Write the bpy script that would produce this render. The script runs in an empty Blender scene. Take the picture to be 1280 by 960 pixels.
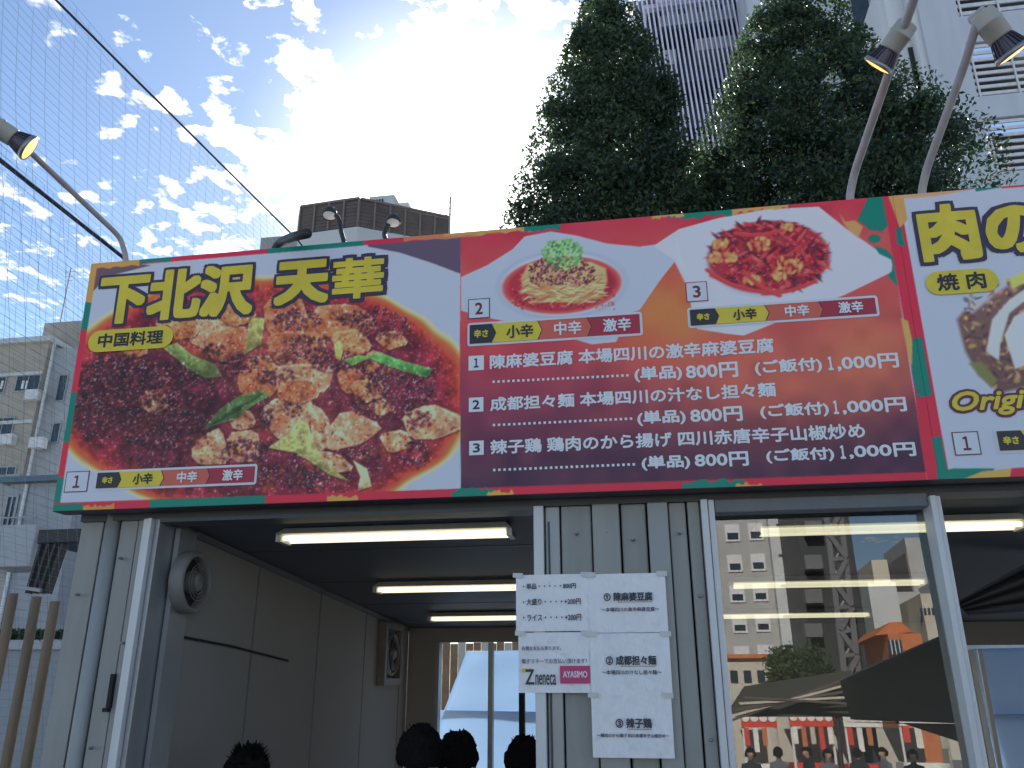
import bpy, bmesh, math, random
import numpy as np
from mathutils import Vector, Matrix
random.seed(7); rng = np.random.default_rng(7)
S = bpy.context.scene; COL = S.collection
# ------------------------------------------------------------------ camera
FPX, PITCH, ROLL, YAW = 1030.7, .3457, -.0018, -.1591
CAM = np.array([2.507, -3.281, 1.6])
Fv = np.array([math.sin(YAW)*math.cos(PITCH), math.cos(YAW)*math.cos(PITCH), math.sin(PITCH)])
R0 = np.array([math.cos(YAW), -math.sin(YAW), 0]); U0 = np.cross(R0, Fv)
Rv = R0*math.cos(ROLL)+U0*math.sin(ROLL); Uv = -R0*math.sin(ROLL)+U0*math.cos(ROLL)
cd = bpy.data.cameras.new("camera"); cam = bpy.data.objects.new("camera", cd); COL.objects.link(cam)
cd.sensor_width = 36; cd.lens = FPX*36/1280; cd.clip_end = 3000; cd.clip_start = .05
M = Matrix.Identity(4)
for i in range(3):
    M[i][0] = Rv[i]; M[i][1] = Uv[i]; M[i][2] = -Fv[i]; M[i][3] = CAM[i]
cam.matrix_world = M
S.camera = cam
# ------------------------------------------------------------------ sky, sun, exposure
SUN_EL, SUN_AZ = math.radians(31), math.radians(-12)      # azimuth from +Y towards +X
sund = Vector((math.sin(SUN_AZ)*math.cos(SUN_EL), math.cos(SUN_AZ)*math.cos(SUN_EL), math.sin(SUN_EL)))
W = bpy.data.worlds.new("World"); S.world = W; W.use_nodes = True
nt = W.node_tree; N = nt.nodes; L = nt.links
bg = N['Background']; bg.inputs['Strength'].default_value = .052
sky = N.new('ShaderNodeTexSky'); sky.sky_type = 'NISHITA'; sky.sun_disc = False
sky.sun_elevation = SUN_EL; sky.sun_rotation = SUN_AZ
sky.air_density = 1.0; sky.dust_density = .04; sky.ozone_density = 2.4
def wn(t, **k):
    n = N.new(t)
    for a, b in k.items(): setattr(n, a, b)
    return n
def wmath(op, a, b=None, clamp=False):
    n = wn('ShaderNodeMath', operation=op, use_clamp=clamp)
    for i, v in enumerate((a, b)):
        if v is None: continue
        if isinstance(v, (int, float)): n.inputs[i].default_value = v
        else: L.new(v, n.inputs[i])
    return n.outputs[0]
tc = wn('ShaderNodeTexCoord'); sp = wn('ShaderNodeSeparateXYZ'); L.new(tc.outputs['Generated'], sp.inputs[0])
zz = wmath('MAXIMUM', wmath('ADD', sp.outputs[2], .06), .05)
cx_ = wmath('DIVIDE', sp.outputs[0], zz); cy_ = wmath('DIVIDE', sp.outputs[1], zz)
cb = wn('ShaderNodeCombineXYZ'); L.new(cx_, cb.inputs[0]); L.new(cy_, cb.inputs[1]); cb.inputs[2].default_value = 3.1
n1 = wn('ShaderNodeTexNoise'); n1.inputs['Scale'].default_value = 16.0; n1.inputs['Detail'].default_value = 6; n1.inputs['Roughness'].default_value = .55; n1.inputs['Distortion'].default_value = .3
n2 = wn('ShaderNodeTexNoise'); n2.inputs['Scale'].default_value = 3.5; n2.inputs['Detail'].default_value = 3
L.new(cb.outputs[0], n1.inputs['Vector']); L.new(cb.outputs[0], n2.inputs['Vector'])
vd = wn('ShaderNodeVectorMath', operation='DOT_PRODUCT'); nv = wn('ShaderNodeVectorMath', operation='NORMALIZE')
L.new(tc.outputs['Generated'], nv.inputs[0]); L.new(nv.outputs[0], vd.inputs[0]); vd.inputs[1].default_value = sund
dsun = wmath('MAXIMUM', vd.outputs['Value'], 0.0)
glow = wmath('POWER', dsun, 14.0)
cov = wmath('ADD', wmath('ADD', n1.outputs[0], wmath('MULTIPLY', n2.outputs[0], .42)), wmath('MULTIPLY', glow, .22))
mr = wn('ShaderNodeMapRange', interpolation_type='SMOOTHSTEP'); L.new(cov, mr.inputs[0])
mr.inputs[1].default_value = .81; mr.inputs[2].default_value = .97; mr.inputs[4].default_value = .97
cbr = wmath('ADD', 7.2, wmath('MULTIPLY', glow, 14.0))
cc = wn('ShaderNodeMix', data_type='RGBA', blend_type='MULTIPLY'); cc.inputs[0].default_value = 1
cc.inputs[6].default_value = (1, .985, .96, 1); L.new(cbr, cc.inputs[7])
mx = wn('ShaderNodeMix', data_type='RGBA'); veil = wmath('MAXIMUM', mr.outputs[0], wmath('MULTIPLY', wmath('POWER', dsun, 60.0), .92)); veil = wmath('MAXIMUM', veil, wmath('MULTIPLY', wmath('POWER', dsun, 12.0), .12)); L.new(veil, mx.inputs[0]); L.new(sky.outputs[0], mx.inputs[6]); L.new(cc.outputs[2], mx.inputs[7])
L.new(mx.outputs[2], bg.inputs['Color'])
sl = bpy.data.lights.new("sun", 'SUN'); sl.energy = 4.0; sl.angle = math.radians(.5); sl.color = (1, .95, .87)
so = bpy.data.objects.new("sun", sl); COL.objects.link(so); so.rotation_euler = (-sund).to_track_quat('-Z', 'Y').to_euler(); so.location = (0, 10, 30)
S.view_settings.view_transform = 'Standard'; S.view_settings.look = 'None'; S.view_settings.exposure = 1.82; S.view_settings.gamma = 1
S.cycles.max_bounces = 8; S.cycles.transparent_max_bounces = 16
try: S.cycles.use_denoising = True
except Exception: pass
# ------------------------------------------------------------------ where a sight line meets a plane of the place
def ray(px, py): return Fv*FPX+Rv*(px-640)-Uv*(py-480)
def atY(px, py, Y): d = ray(px, py); return CAM+d*((Y-CAM[1])/d[1])
def atX(px, py, X): d = ray(px, py); return CAM+d*((X-CAM[0])/d[0])
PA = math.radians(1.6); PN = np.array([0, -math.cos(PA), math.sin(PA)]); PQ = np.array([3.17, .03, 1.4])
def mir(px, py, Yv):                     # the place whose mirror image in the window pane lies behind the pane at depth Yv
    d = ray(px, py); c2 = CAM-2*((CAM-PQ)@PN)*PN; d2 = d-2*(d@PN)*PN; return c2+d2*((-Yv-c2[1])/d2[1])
# ------------------------------------------------------------------ materials
def s2l(c): c = np.asarray(c, float)/255.; return np.where(c <= .04045, c/12.92, ((c+.055)/1.055)**2.4)
def mat(name, col, rough=.6, metal=0, var=.12, scale=6, bump=0, bscale=40, emit=None, estr=0, spec=.5, stretch=None, trans=0):
    m = bpy.data.materials.new(name); m.use_nodes = True; n = m.node_tree.nodes; l = m.node_tree.links
    b = n['Principled BSDF']; b.inputs['Roughness'].default_value = rough; b.inputs['Metallic'].default_value = metal
    b.inputs['Specular IOR Level'].default_value = spec
    t = n.new('ShaderNodeTexCoord'); mp = n.new('ShaderNodeMapping'); l.new(t.outputs['Object'], mp.inputs[0])
    if stretch: mp.inputs['Scale'].default_value = stretch
    z = n.new('ShaderNodeTexNoise'); z.inputs['Scale'].default_value = scale; z.inputs['Detail'].default_value = 6; z.inputs['Roughness'].default_value = .6
    l.new(mp.outputs[0], z.inputs['Vector'])
    r = n.new('ShaderNodeValToRGB'); r.color_ramp.elements[0].position = .3; r.color_ramp.elements[1].position = .7
    r.color_ramp.elements[0].color = tuple(min(1, c*(1-var)) for c in col)+(1,); r.color_ramp.elements[1].color = tuple(min(1, c*(1+var)) for c in col)+(1,)
    l.new(z.outputs[0], r.inputs[0]); l.new(r.outputs[0], b.inputs['Base Color'])
    if bump:
        z2 = n.new('ShaderNodeTexNoise'); z2.inputs['Scale'].default_value = bscale; z2.inputs['Detail'].default_value = 4; l.new(mp.outputs[0], z2.inputs['Vector'])
        bp_ = n.new('ShaderNodeBump'); bp_.inputs['Strength'].default_value = bump; bp_.inputs['Distance'].default_value = .02
        l.new(z2.outputs[0], bp_.inputs['Height']); l.new(bp_.outputs[0], b.inputs['Normal'])
    if emit: b.inputs['Emission Color'].default_value = tuple(emit)+(1,); b.inputs['Emission Strength'].default_value = estr
    if trans:
        tr = n.new('ShaderNodeBsdfTranslucent'); l.new(r.outputs[0], tr.inputs[0]); ms = n.new('ShaderNodeMixShader'); ms.inputs[0].default_value = trans
        l.new(b.outputs[0], ms.inputs[1]); l.new(tr.outputs[0], ms.inputs[2]); l.new(ms.outputs[0], n['Material Output'].inputs[0])
    return m
def printmat(name, col, rough=.38):
    return mat(name, col, rough, var=.03, scale=3)
MT = dict(
 panel=mat('painted_steel_panel', (.31, .31, .29), .45, var=.14, scale=7, stretch=(1, 1, .12), bump=.12, bscale=3),
 post=mat('painted_steel_post', (.33, .34, .33), .4, var=.05, scale=3, stretch=(1, 1, .2)),
 gap=mat('dark_joint', (.02, .02, .02), .8),
 alu=mat('white_aluminium', (.68, .68, .68), .35, var=.05, scale=5),
 alud=mat('grey_aluminium', (.3, .31, .32), .35, metal=.3, var=.06),
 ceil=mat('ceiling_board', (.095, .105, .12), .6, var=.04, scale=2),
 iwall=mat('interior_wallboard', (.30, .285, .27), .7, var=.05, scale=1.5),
 raild=mat('dark_rail', (.07, .075, .08), .5), rail=mat('grey_rail', (.16, .17, .18), .5),
 floor=mat('vinyl_floor', (.10, .10, .10), .6),
 tube=mat('fluorescent_tube', (.9, .9, .8), .4, emit=(1, .9, .62), estr=.40, var=.01),
 fix=mat('fixture_enamel', (.55, .55, .5), .4),
 signback=mat('sign_frame_metal', (.10, .07, .08), .5),
 white=mat('white_print', (.72, .76, .82), .4, var=.02, scale=2),
 yellow=mat('yellow_print', (.80, .63, .04), .4, var=.10, scale=6),
 navy=mat('dark_purple_print', (.045, .03, .075), .4, var=.05),
 blackp=mat('black_print', (.02, .02, .025), .4, var=.05),
 orangep=mat('orange_red_print', (.72, .13, .08), .4, var=.05),
 crim=mat('crimson_print', (.45, .02, .05), .4, var=.05),
 textw=mat('white_lettering', (.80, .84, .88), .4, var=.01),
 maroon=mat('maroon_print', (.16, .02, .05), .4),
 pink=mat('pink_print', (.60, .05, .18), .5),
 paper=mat('copy_paper', (.86, .86, .88), .35, var=.03, scale=12, bump=1., bscale=14, stretch=(1, 1, .3)),
 tape=mat('clear_tape', (.55, .56, .58), .15),
 ink=mat('printer_ink', (.07, .07, .09), .8, var=.02),
 ink2=mat('faded_ink', (.20, .20, .24), .8, var=.02),
 arm=mat('lamp_arm_steel', (.42, .38, .37), .45, var=.15, scale=14),
 armd=mat('dark_lamp_arm', (.03, .035, .035), .5),
 lampb=mat('lamp_housing', (.44, .42, .37), .5, var=.08),
 fin=mat('lamp_fins', (.10, .09, .12), .4, metal=.4),
 ring=mat('lamp_rim', (.30, .30, .32), .3, metal=.5),
 lens=mat('lit_lamp_lens', (.9, .6, .3), .3, emit=(1, .40, .08), estr=.75, var=.25, scale=60),
 lensw=mat('lamp_lens_off', (.75, .75, .75), .3),
 rope=mat('net_rope', (.02, .025, .04), .8),
 net=mat('net_twine', (.13, .17, .22), .8, var=.02),
 netp=mat('pale_net_twine', (.22, .27, .33), .8, var=.02),
 leaf=mat('leaf_green', (.045, .078, .050), .5, var=.5, scale=1.4, trans=.35),
 leaf2=mat('leaf_green_light', (.045, .080, .032), .5, var=.4, scale=1.4, trans=.4),
 bark=mat('bark', (.07, .055, .04), .9, bump=.5),
 twhite=mat('white_render', (.60, .62, .64), .7, var=.09, scale=1.2, stretch=(1, 1, .12)),
 twhite2=mat('pale_panel_cladding', (.47, .50, .56), .6, var=.09, scale=1., stretch=(1, 1, .12)),
 wdark=mat('dark_opening', (.015, .018, .02), .5, var=.3),
 glassd=mat('far_window_glass', (.03, .045, .06), .12, var=.3, scale=.6),
 slat=mat('white_slat', (.60, .60, .62), .5),
 finw=mat('white_louvre_fin', (.62, .62, .74), .5),
 tfloor=mat('tower_floor_slab', (.09, .10, .16), .7),
 beige=mat('beige_mortar_wall', (.36, .33, .28), .85, var=.12, scale=.5, bump=.3, bscale=6),
 bluew=mat('pale_blue_wall', (.34, .36, .38), .8, var=.1, scale=.8),
 teal=mat('blue_metal_roof', (.09, .15, .19), .5),
 brown=mat('brown_louvre', (.10, .075, .065), .6, var=.2, scale=1),
 brownp=mat('brown_screen_post', (.18, .14, .13), .6),
 conc=mat('grey_concrete', (.36, .36, .35), .85, var=.12, scale=.3),
 concl=mat('pale_concrete', (.50, .52, .53), .85, var=.08, scale=.3),
 steel=mat('stair_steel', (.11, .11, .12), .5),
 orangeb=mat('orange_tile_wall', (.50, .16, .06), .8, var=.15, scale=2),
 cream=mat('cream_wall', (.50, .46, .38), .8, var=.1, scale=.6),
 greenb=mat('green_sign_panel', (.05, .55, .08), .5),
 tentd=mat('dark_tent_cloth', (.045, .045, .04), .8, var=.2, scale=1.2, bump=.3, bscale=3),
 tarp=mat('white_tarpaulin', (.50, .64, .80), .6, var=.03, scale=1.2, bump=.15, bscale=2.2, trans=.45),
 red=mat('red_banner', (.62, .05, .03), .7, var=.1),
 banw=mat('white_banner', (.75, .73, .68), .7),
 hair=mat('black_hair', (.010, .008, .008), .85, spec=.15, bump=.8, bscale=60, stretch=(3, 3, .6)),
 skin=mat('skin', (.40, .24, .17), .6),
 cloth=mat('dark_clothing', (.02, .022, .03), .9),
 cloth2=mat('grey_clothing', (.12, .12, .14), .9),
 fanp=mat('fan_plastic', (.20, .185, .175), .5), fand=mat('fan_dark', (.02, .02, .025), .5),
 bamboo=mat('brown_pole_wood', (.27, .19, .12), .7, var=.25, scale=9, stretch=(1, 1, .15)),
 moss=mat('planter_leaves', (.05, .085, .03), .8, var=.4, trans=.2),
 asphalt=mat('pale_paving', (.23, .235, .24), .9, var=.15, scale=3, bump=.4, bscale=60),
 floord=mat('black_bracket_metal', (.03, .028, .03), .5),
 wood=mat('wood_slat', (.26, .16, .09), .8, var=.2),
)
# ------------------------------------------------------------------ object helpers
def tag(o, label=None, cat=None, group=None, kind=None):
    if label: o['label'] = label
    if cat: o['category'] = cat
    if group: o['group'] = group
    if kind: o['kind'] = kind
    return o
def empty(name, loc, label, cat, group=None):
    o = bpy.data.objects.new(name, None); COL.objects.link(o); o.location = loc; o.empty_display_size = .1
    return tag(o, label, cat, group)
def wloc(o):
    v = Vector(o.location)
    while o.parent: o = o.parent; v += Vector(o.location)
    return v
def link(name, me, parent=None, loc=None):
    o = bpy.data.objects.new(name, me); COL.objects.link(o)
    if parent: o.parent = parent
    if loc is not None: o.location = loc
    return o
class MB:                                  # gathers shapes in world coordinates and links them as one mesh
    def __init__(s): s.v = []; s.f = []; s.m = []; s.mi = 0
    def add(s, vs, fs):
        b = len(s.v); s.v += [tuple(map(float, v)) for v in vs]; s.f += [tuple(i+b for i in f) for f in fs]; s.m += [s.mi]*len(fs); return s
    def hexa(s, p): return s.add(p, [(0, 3, 2, 1), (4, 5, 6, 7), (0, 1, 5, 4), (1, 2, 6, 5), (2, 3, 7, 6), (3, 0, 4, 7)])
    def box(s, a, b):
        (x0, y0, z0), (x1, y1, z1) = a, b
        x0, x1 = sorted((x0, x1)); y0, y1 = sorted((y0, y1)); z0, z1 = sorted((z0, z1))
        return s.hexa([(x0, y0, z0), (x1, y0, z0), (x1, y1, z0), (x0, y1, z0), (x0, y0, z1), (x1, y0, z1), (x1, y1, z1), (x0, y1, z1)])
    def bar(s, a, b, w, h=None):
        a = Vector(a); b = Vector(b); h = h or w; d = (b-a).normalized(); q = Vector((0, 0, 1)) if abs(d.z) < .9 else Vector((0, 1, 0))
        u = d.cross(q).normalized()*w/2; v = u.cross(d).normalized()*h/2
        return s.hexa([a-u-v, a+u-v, a+u+v, a-u+v, b-u-v, b+u-v, b+u+v, b-u+v])
    def tube(s, pts, r, n=8, caps=True):
        pts = [Vector(p) for p in pts]; rr = r if hasattr(r, '__len__') else [r]*len(pts); b = len(s.v); u = None
        for i, p in enumerate(pts):
            d = (pts[min(i+1, len(pts)-1)]-pts[max(i-1, 0)]).normalized()
            if u is None: q = Vector((0, 0, 1)) if abs(d.z) < .9 else Vector((0, 1, 0)); u = d.cross(q).normalized()
            else: u = (u-d*u.dot(d)).normalized()
            v = d.cross(u)
            for k in range(n): a = 2*math.pi*k/n; s.v.append(tuple(p+(u*math.cos(a)+v*math.sin(a))*rr[i]))
        for i in range(len(pts)-1):
            for k in range(n): s.f.append((b+i*n+k, b+i*n+(k+1) % n, b+(i+1)*n+(k+1) % n, b+(i+1)*n+k)); s.m.append(s.mi)
        if caps:
            s.f.append(tuple(b+k for k in reversed(range(n)))); s.f.append(tuple(b+(len(pts)-1)*n+k for k in range(n))); s.m += [s.mi]*2
        return s
    def lathe(s, a, d, prof, n=24):        # profile of (along, radius) about the axis from a in direction d
        a = Vector(a); d = Vector(d).normalized(); q = Vector((0, 0, 1)) if abs(d.z) < .9 else Vector((0, 1, 0))
        u = d.cross(q).normalized(); v = d.cross(u); b = len(s.v)
        for t, r in prof:
            for k in range(n): w = 2*math.pi*k/n; s.v.append(tuple(a+d*t+(u*math.cos(w)+v*math.sin(w))*max(r, 1e-4)))
        for i in range(len(prof)-1):
            for k in range(n): s.f.append((b+i*n+k, b+i*n+(k+1) % n, b+(i+1)*n+(k+1) % n, b+(i+1)*n+k)); s.m.append(s.mi)
        return s
    def build(s, name, m, parent=None, smooth=False, bevel=0):
        me = bpy.data.meshes.new(name); L0 = wloc(parent) if parent else Vector((0, 0, 0))
        me.from_pydata([Vector(v)-L0 for v in s.v], [], s.f)
        for x in (m if isinstance(m, (list, tuple)) else [m]): me.materials.append(x)
        if isinstance(m, (list, tuple)): me.polygons.foreach_set('material_index', s.m)
        if smooth: me.shade_smooth()
        bm = bmesh.new(); bm.from_mesh(me); bmesh.ops.recalc_face_normals(bm, faces=bm.faces); bm.to_mesh(me); bm.free()
        me.update(); o = link(name, me, parent)
        if bevel: b = o.modifiers.new('bevel', 'BEVEL'); b.width = bevel; b.segments = 2; b.limit_method = 'ANGLE'
        return o
def box(name, a, b, m, parent=None, bevel=0): return MB().box(a, b).build(name, m, parent, bevel=bevel)
# ------------------------------------------------------------------ the ground
gm = MB(); gm.add([(-600, -600, 0), (600, -600, 0), (600, 600, 0), (-600, 600, 0)], [(0, 1, 2, 3)])
tag(gm.build('ground', MT['asphalt']), kind='structure')
# ------------------------------------------------------------------ the booths
def ceilz(y): return 2.275-.062*y
XL, XT, XW, XR = .445, 2.07, 2.76, 3.60
bth = empty('food_booth', (0, 0, 0), 'grey prefabricated food booth row under the red bordered menu signboards, front openings and sliding glass', 'booth')
# left end: side wall panels, round post, door trim
box('wall_panel', (.045, .02, 0), (.150, .12, 2.5), MT['panel'], bth, .004)
box('wall_panel', (.236, .02, 0), (.317, .12, 2.5), MT['panel'], bth, .004)
box('wall_panel', (.323, .015, 0), (.372, .12, 2.5), MT['panel'], bth, .004)
box('joint_backing', (.05, .09, 0), (.44, .13, 2.49), MT['gap'], bth)
MB().tube([(.192, .03, 0), (.192, .03, 2.48)], .033, 20).build('corner_post', MT['post'], bth, smooth=True)
box('door_frame', (.374, -.03, 0), (.398, .10, 2.262), MT['alu'], bth, .003)
box('door_frame', (.401, -.045, 0), (.420, .10, 2.262), MT['alu'], bth, .003)
box('door_frame', (.423, -.02, 0), (.445, .14, 2.262), MT['alud'], bth, .003)
hk = MB().box((.312, -.004, 1.50), (.328, .018, 1.63)).box((.300, -.006, 1.485), (.322, .016, 1.50)); hk.build('latch', MT['gap'], bth)
# outer side wall, inner wall, roof, ceiling, back wall
box('side_wall', (.05, .13, 0), (.09, 4.0, 2.48), MT['panel'], bth)
iw = MB(); iw.hexa([(.36, .13, 0), (.45, .13, 0), (.45, 3.9, 0), (.36, 3.9, 0), (.36, .13, ceilz(.13)), (.45, .13, ceilz(.13)), (.45, 3.9, ceilz(3.9)), (.36, 3.9, ceilz(3.9))]); iw.build('inner_wall', MT['iwall'], bth)
box('inner_post', (.452, .10, 0), (.475, .24, 2.24), MT['alud'], bth)
def slab(x0, x1, y0, y1, t=.05):
    m = MB(); m.hexa([(x0, y0, ceilz(y0)), (x1, y0, ceilz(y0)), (x1, y1, ceilz(y1)), (x0, y1, ceilz(y1)), (x0, y0, ceilz(y0)+t), (x1, y0, ceilz(y0)+t), (x1, y1, ceilz(y1)+t), (x0, y1, ceilz(y1)+t)]); return m
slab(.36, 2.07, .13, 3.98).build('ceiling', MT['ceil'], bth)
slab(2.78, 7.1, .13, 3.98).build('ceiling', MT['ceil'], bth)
m = MB(); m.hexa([(-.02, -.04, 2.50), (7.2, -.04, 2.50), (7.2, 4.1, 2.36), (-.02, 4.1, 2.36), (-.02, -.04, 2.56), (7.2, -.04, 2.56), (7.2, 4.1, 2.42), (-.02, 4.1, 2.42)]); m.build('roof', MT['panel'], bth)
box('lintel', (.05, .0, 2.264), (7.2, .128, 2.50), MT['raild'], bth)
box('lintel_rail', (.447, -.025, 2.246), (XT-.002, .10, 2.262), MT['raild'], bth)
Zt = atY(545, 803, 3.9)[2]; Xo = atY(545, 803, 3.9)[0]
box('back_wall', (.452, 3.90, 0), (Xo, 3.98, 2.03), MT['iwall'], bth)
box('back_wall', (Xo, 3.90, Zt), (2.07, 3.98, 2.03), MT['iwall'], bth)
box('back_frame', (Xo+.002, 3.885, 0), (Xo+.035, 3.975, Zt-.002), MT['alud'], bth)
xp = atY(613, 880, 3.9)[0]; box('back_frame', (xp-.02, 3.89, 0), (xp+.02, 3.96, Zt-.004), MT['alud'], bth)
xp = atY(652, 880, 3.9)[0]; box('back_frame', (xp-.022, 3.89, 0), (xp+.022, 3.96, Zt-.004), MT['gap'], bth)
# partition between the two openings
box('partition', (2.08, .13, 0), (2.77, 3.9, 2.02), MT['iwall'], bth)
box('joint_backing', (2.10, .06, 0), (2.72, .125, 2.262), MT['gap'], bth)
box('door_frame', (2.070, -.024, 0), (2.110, .10, 2.262), MT['alu'], bth, .003)
for x0, x1, y0, k in ((2.114, 2.172, .0, 'alud'), (2.178, 2.298, .005, 'panel'), (2.304, 2.410, -.02, 'panel'), (2.417, 2.514, .005, 'panel'), (2.521, 2.600, -.018, 'post'), (2.604, 2.669, .005, 'panel'), (2.676, 2.722, -.005, 'panel')):
    box('wall_panel', (x0, y0, 0), (x1, .06, 2.262), MT[k], bth, .005)
for x_, z_ in ((.10, 1.95), (.10, 1.2), (.275, 2.1), (.275, 1.35), (.35, 1.75), (2.24, 2.15), (2.36, 2.15), (2.46, 2.12), (2.64, 2.14), (2.70, 1.9), (2.70, 1.4), (2.64, 1.15), (2.24, 1.2)):
    MB().lathe((x_, .006, z_), (0, -1, 0), [(0, .007), (.012 if x_ > 2.3 else .004, .007), (.030, .004), (.031, 0)], 10).build('screw', MT['alud'], bth)
m = MB(); m.tube([(2.128, -.003, 2.2), (2.130, -.006, 1.9), (2.126, -.004, 1.5), (2.129, -.004, .9)], .004, 6); tag(m.build('door_cable', MT['raild']), 'thin grey cable running down the panel beside the white door frame, partly under the papers', 'cable')
# window
box('window_frame', (2.726, -.045, 0), (2.752, .06, 2.262), MT['alu'], bth, .003)
box('window_frame', (2.755, -.03, 0), (2.778, .06, 2.262), MT['alu'], bth, .003)
box('window_frame', (3.560, -.045, 0), (3.582, .06, 2.248), MT['alu'], bth, .003)
box('window_frame', (3.585, -.03, 0), (3.602, .06, 2.248), MT['alu'], bth, .003)
box('window_rail', (2.780, -.025, 2.212), (3.558, .055, 2.262), MT['rail'], bth, .003)
box('window_rail', (2.780, -.02, .35), (3.558, .055, .42), MT['alud'], bth, .003)
box('wall_panel', (2.780, .0, 0), (3.558, .05, .348), MT['panel'], bth)
gl = bpy.data.materials.new('window_glass'); gl.use_nodes = True; n = gl.node_tree.nodes; l = gl.node_tree.links
n.remove(n['Principled BSDF']); tr = n.new('ShaderNodeBsdfTransparent'); tr.inputs[0].default_value = (.50, .53, .50, 1); g = n.new('ShaderNodeBsdfGlossy'); g.inputs['Roughness'].default_value = .004
g.inputs[0].default_value = (1, 1, 1, 1)
fr = n.new('ShaderNodeFresnel'); fr.inputs[0].default_value = 1.52; mm = n.new('ShaderNodeMath'); mm.operation = 'MULTIPLY_ADD'; mm.inputs[1].default_value = 1.6; mm.inputs[2].default_value = .07
l.new(fr.outputs[0], mm.inputs[0]); ms = n.new('ShaderNodeMixShader'); l.new(mm.outputs[0], ms.inputs[0]); l.new(tr.outputs[0], ms.inputs[1]); l.new(g.outputs[0], ms.inputs[2]); l.new(ms.outputs[0], n['Material Output'].inputs[0])
tz = math.tan(PA)
def py_(z): return .03+(z-1.4)*tz
pm = MB(); pm.add([(2.779, py_(.42), .42), (3.559, py_(.42), .42), (3.559, py_(2.211), 2.211), (2.779, py_(2.211), 2.211)], [(0, 1, 2, 3)])
pm.build('glass_pane', gl, bth)
for k in range(4): y_ = .95+.9*k; box('wall_joint', (.4505, y_, .02), (.453, y_+.012, ceilz(y_+.012)-.004), MT['rail'], bth)
for k in range(4): y_ = .75+.9*k; m = MB(); m.hexa([(.455, y_, ceilz(y_)-.003), (2.065, y_, ceilz(y_)-.003), (2.065, y_+.02, ceilz(y_+.02)-.003), (.455, y_+.02, ceilz(y_+.02)-.003), (.455, y_, ceilz(y_)-.0005), (2.065, y_, ceilz(y_)-.0005), (2.065, y_+.02, ceilz(y_+.02)-.0005), (.455, y_+.02, ceilz(y_+.02)-.0005)]); m.build('ceiling_joint', MT['raild'], bth)
m = MB(); m.bar((.458, .26, ceilz(.26)-.02), (.458, 3.88, ceilz(3.88)-.02), .016, .03); m.build('cornice', MT['rail'], bth)
# booth two interior
XB2 = atY(1200, 830, 3.9)[0]
box('back_wall', (2.78, 3.90, 0), (XB2, 3.98, 2.03), MT['iwall'], bth)
box('back_wall', (XB2, 3.90, atY(1240, 806, 3.9)[2]), (7.1, 3.98, 2.03), MT['iwall'], bth)
box('side_wall', (7.1, .0, 0), (7.16, 4.0, 2.40), MT['panel'], bth)
box('floor', (.46, .13, .01), (7.09, 3.88, .06), MT['floor'], bth)
for x in (XB2+1.6,): box('back_wall', (x, 3.90, 0), (7.1, 3.98, 1.95), MT['iwall'], bth)
# fluorescent lights
def fixture(x0, x1, y, label):
    z = ceilz(y)-.002; t = empty('ceiling_light', ((x0+x1)/2, y, z), label, 'ceiling light', 'fluorescent ceiling lights of the booths')
    m = MB(); m.hexa([(x0, y-.075, z-.03), (x1, y-.075, z-.03), (x1, y+.075, z-.03), (x0, y+.075, z-.03), (x0+.03, y-.045, z), (x1-.03, y-.045, z), (x1-.03, y+.045, z), (x0+.03, y+.045, z)]); m.build('housing', MT['fix'], t)
    for dy in (-.038, .038): MB().tube([(x0+.03, y+dy, z-.045), (x1-.03, y+dy, z-.045)], .012, 10).build('tube', MT['tube'], t, smooth=True)
    for x in (x0+.012, x1-.012): box('end_cap', (x-.012, y-.06, z-.062), (x+.012, y+.06, z-.031), MT['fix'], t)
fixture(.86, 1.94, .30, 'fluorescent light nearest the opening on the ceiling of the left booth')
fixture(.86, 1.94, 1.70, 'fluorescent light in the middle of the left booth ceiling')
fixture(.86, 1.94, 3.02, 'fluorescent light farthest back on the left booth ceiling')
fixture(2.97, 4.06, .42, 'fluorescent light crossing behind the top of the window and out past its right frame')
fixture(2.97, 4.06, 1.78, 'fluorescent light seen through the window, the middle one of three')
fixture(2.97, 4.06, 3.10, 'fluorescent light seen lowest through the window, at the back')
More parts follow.
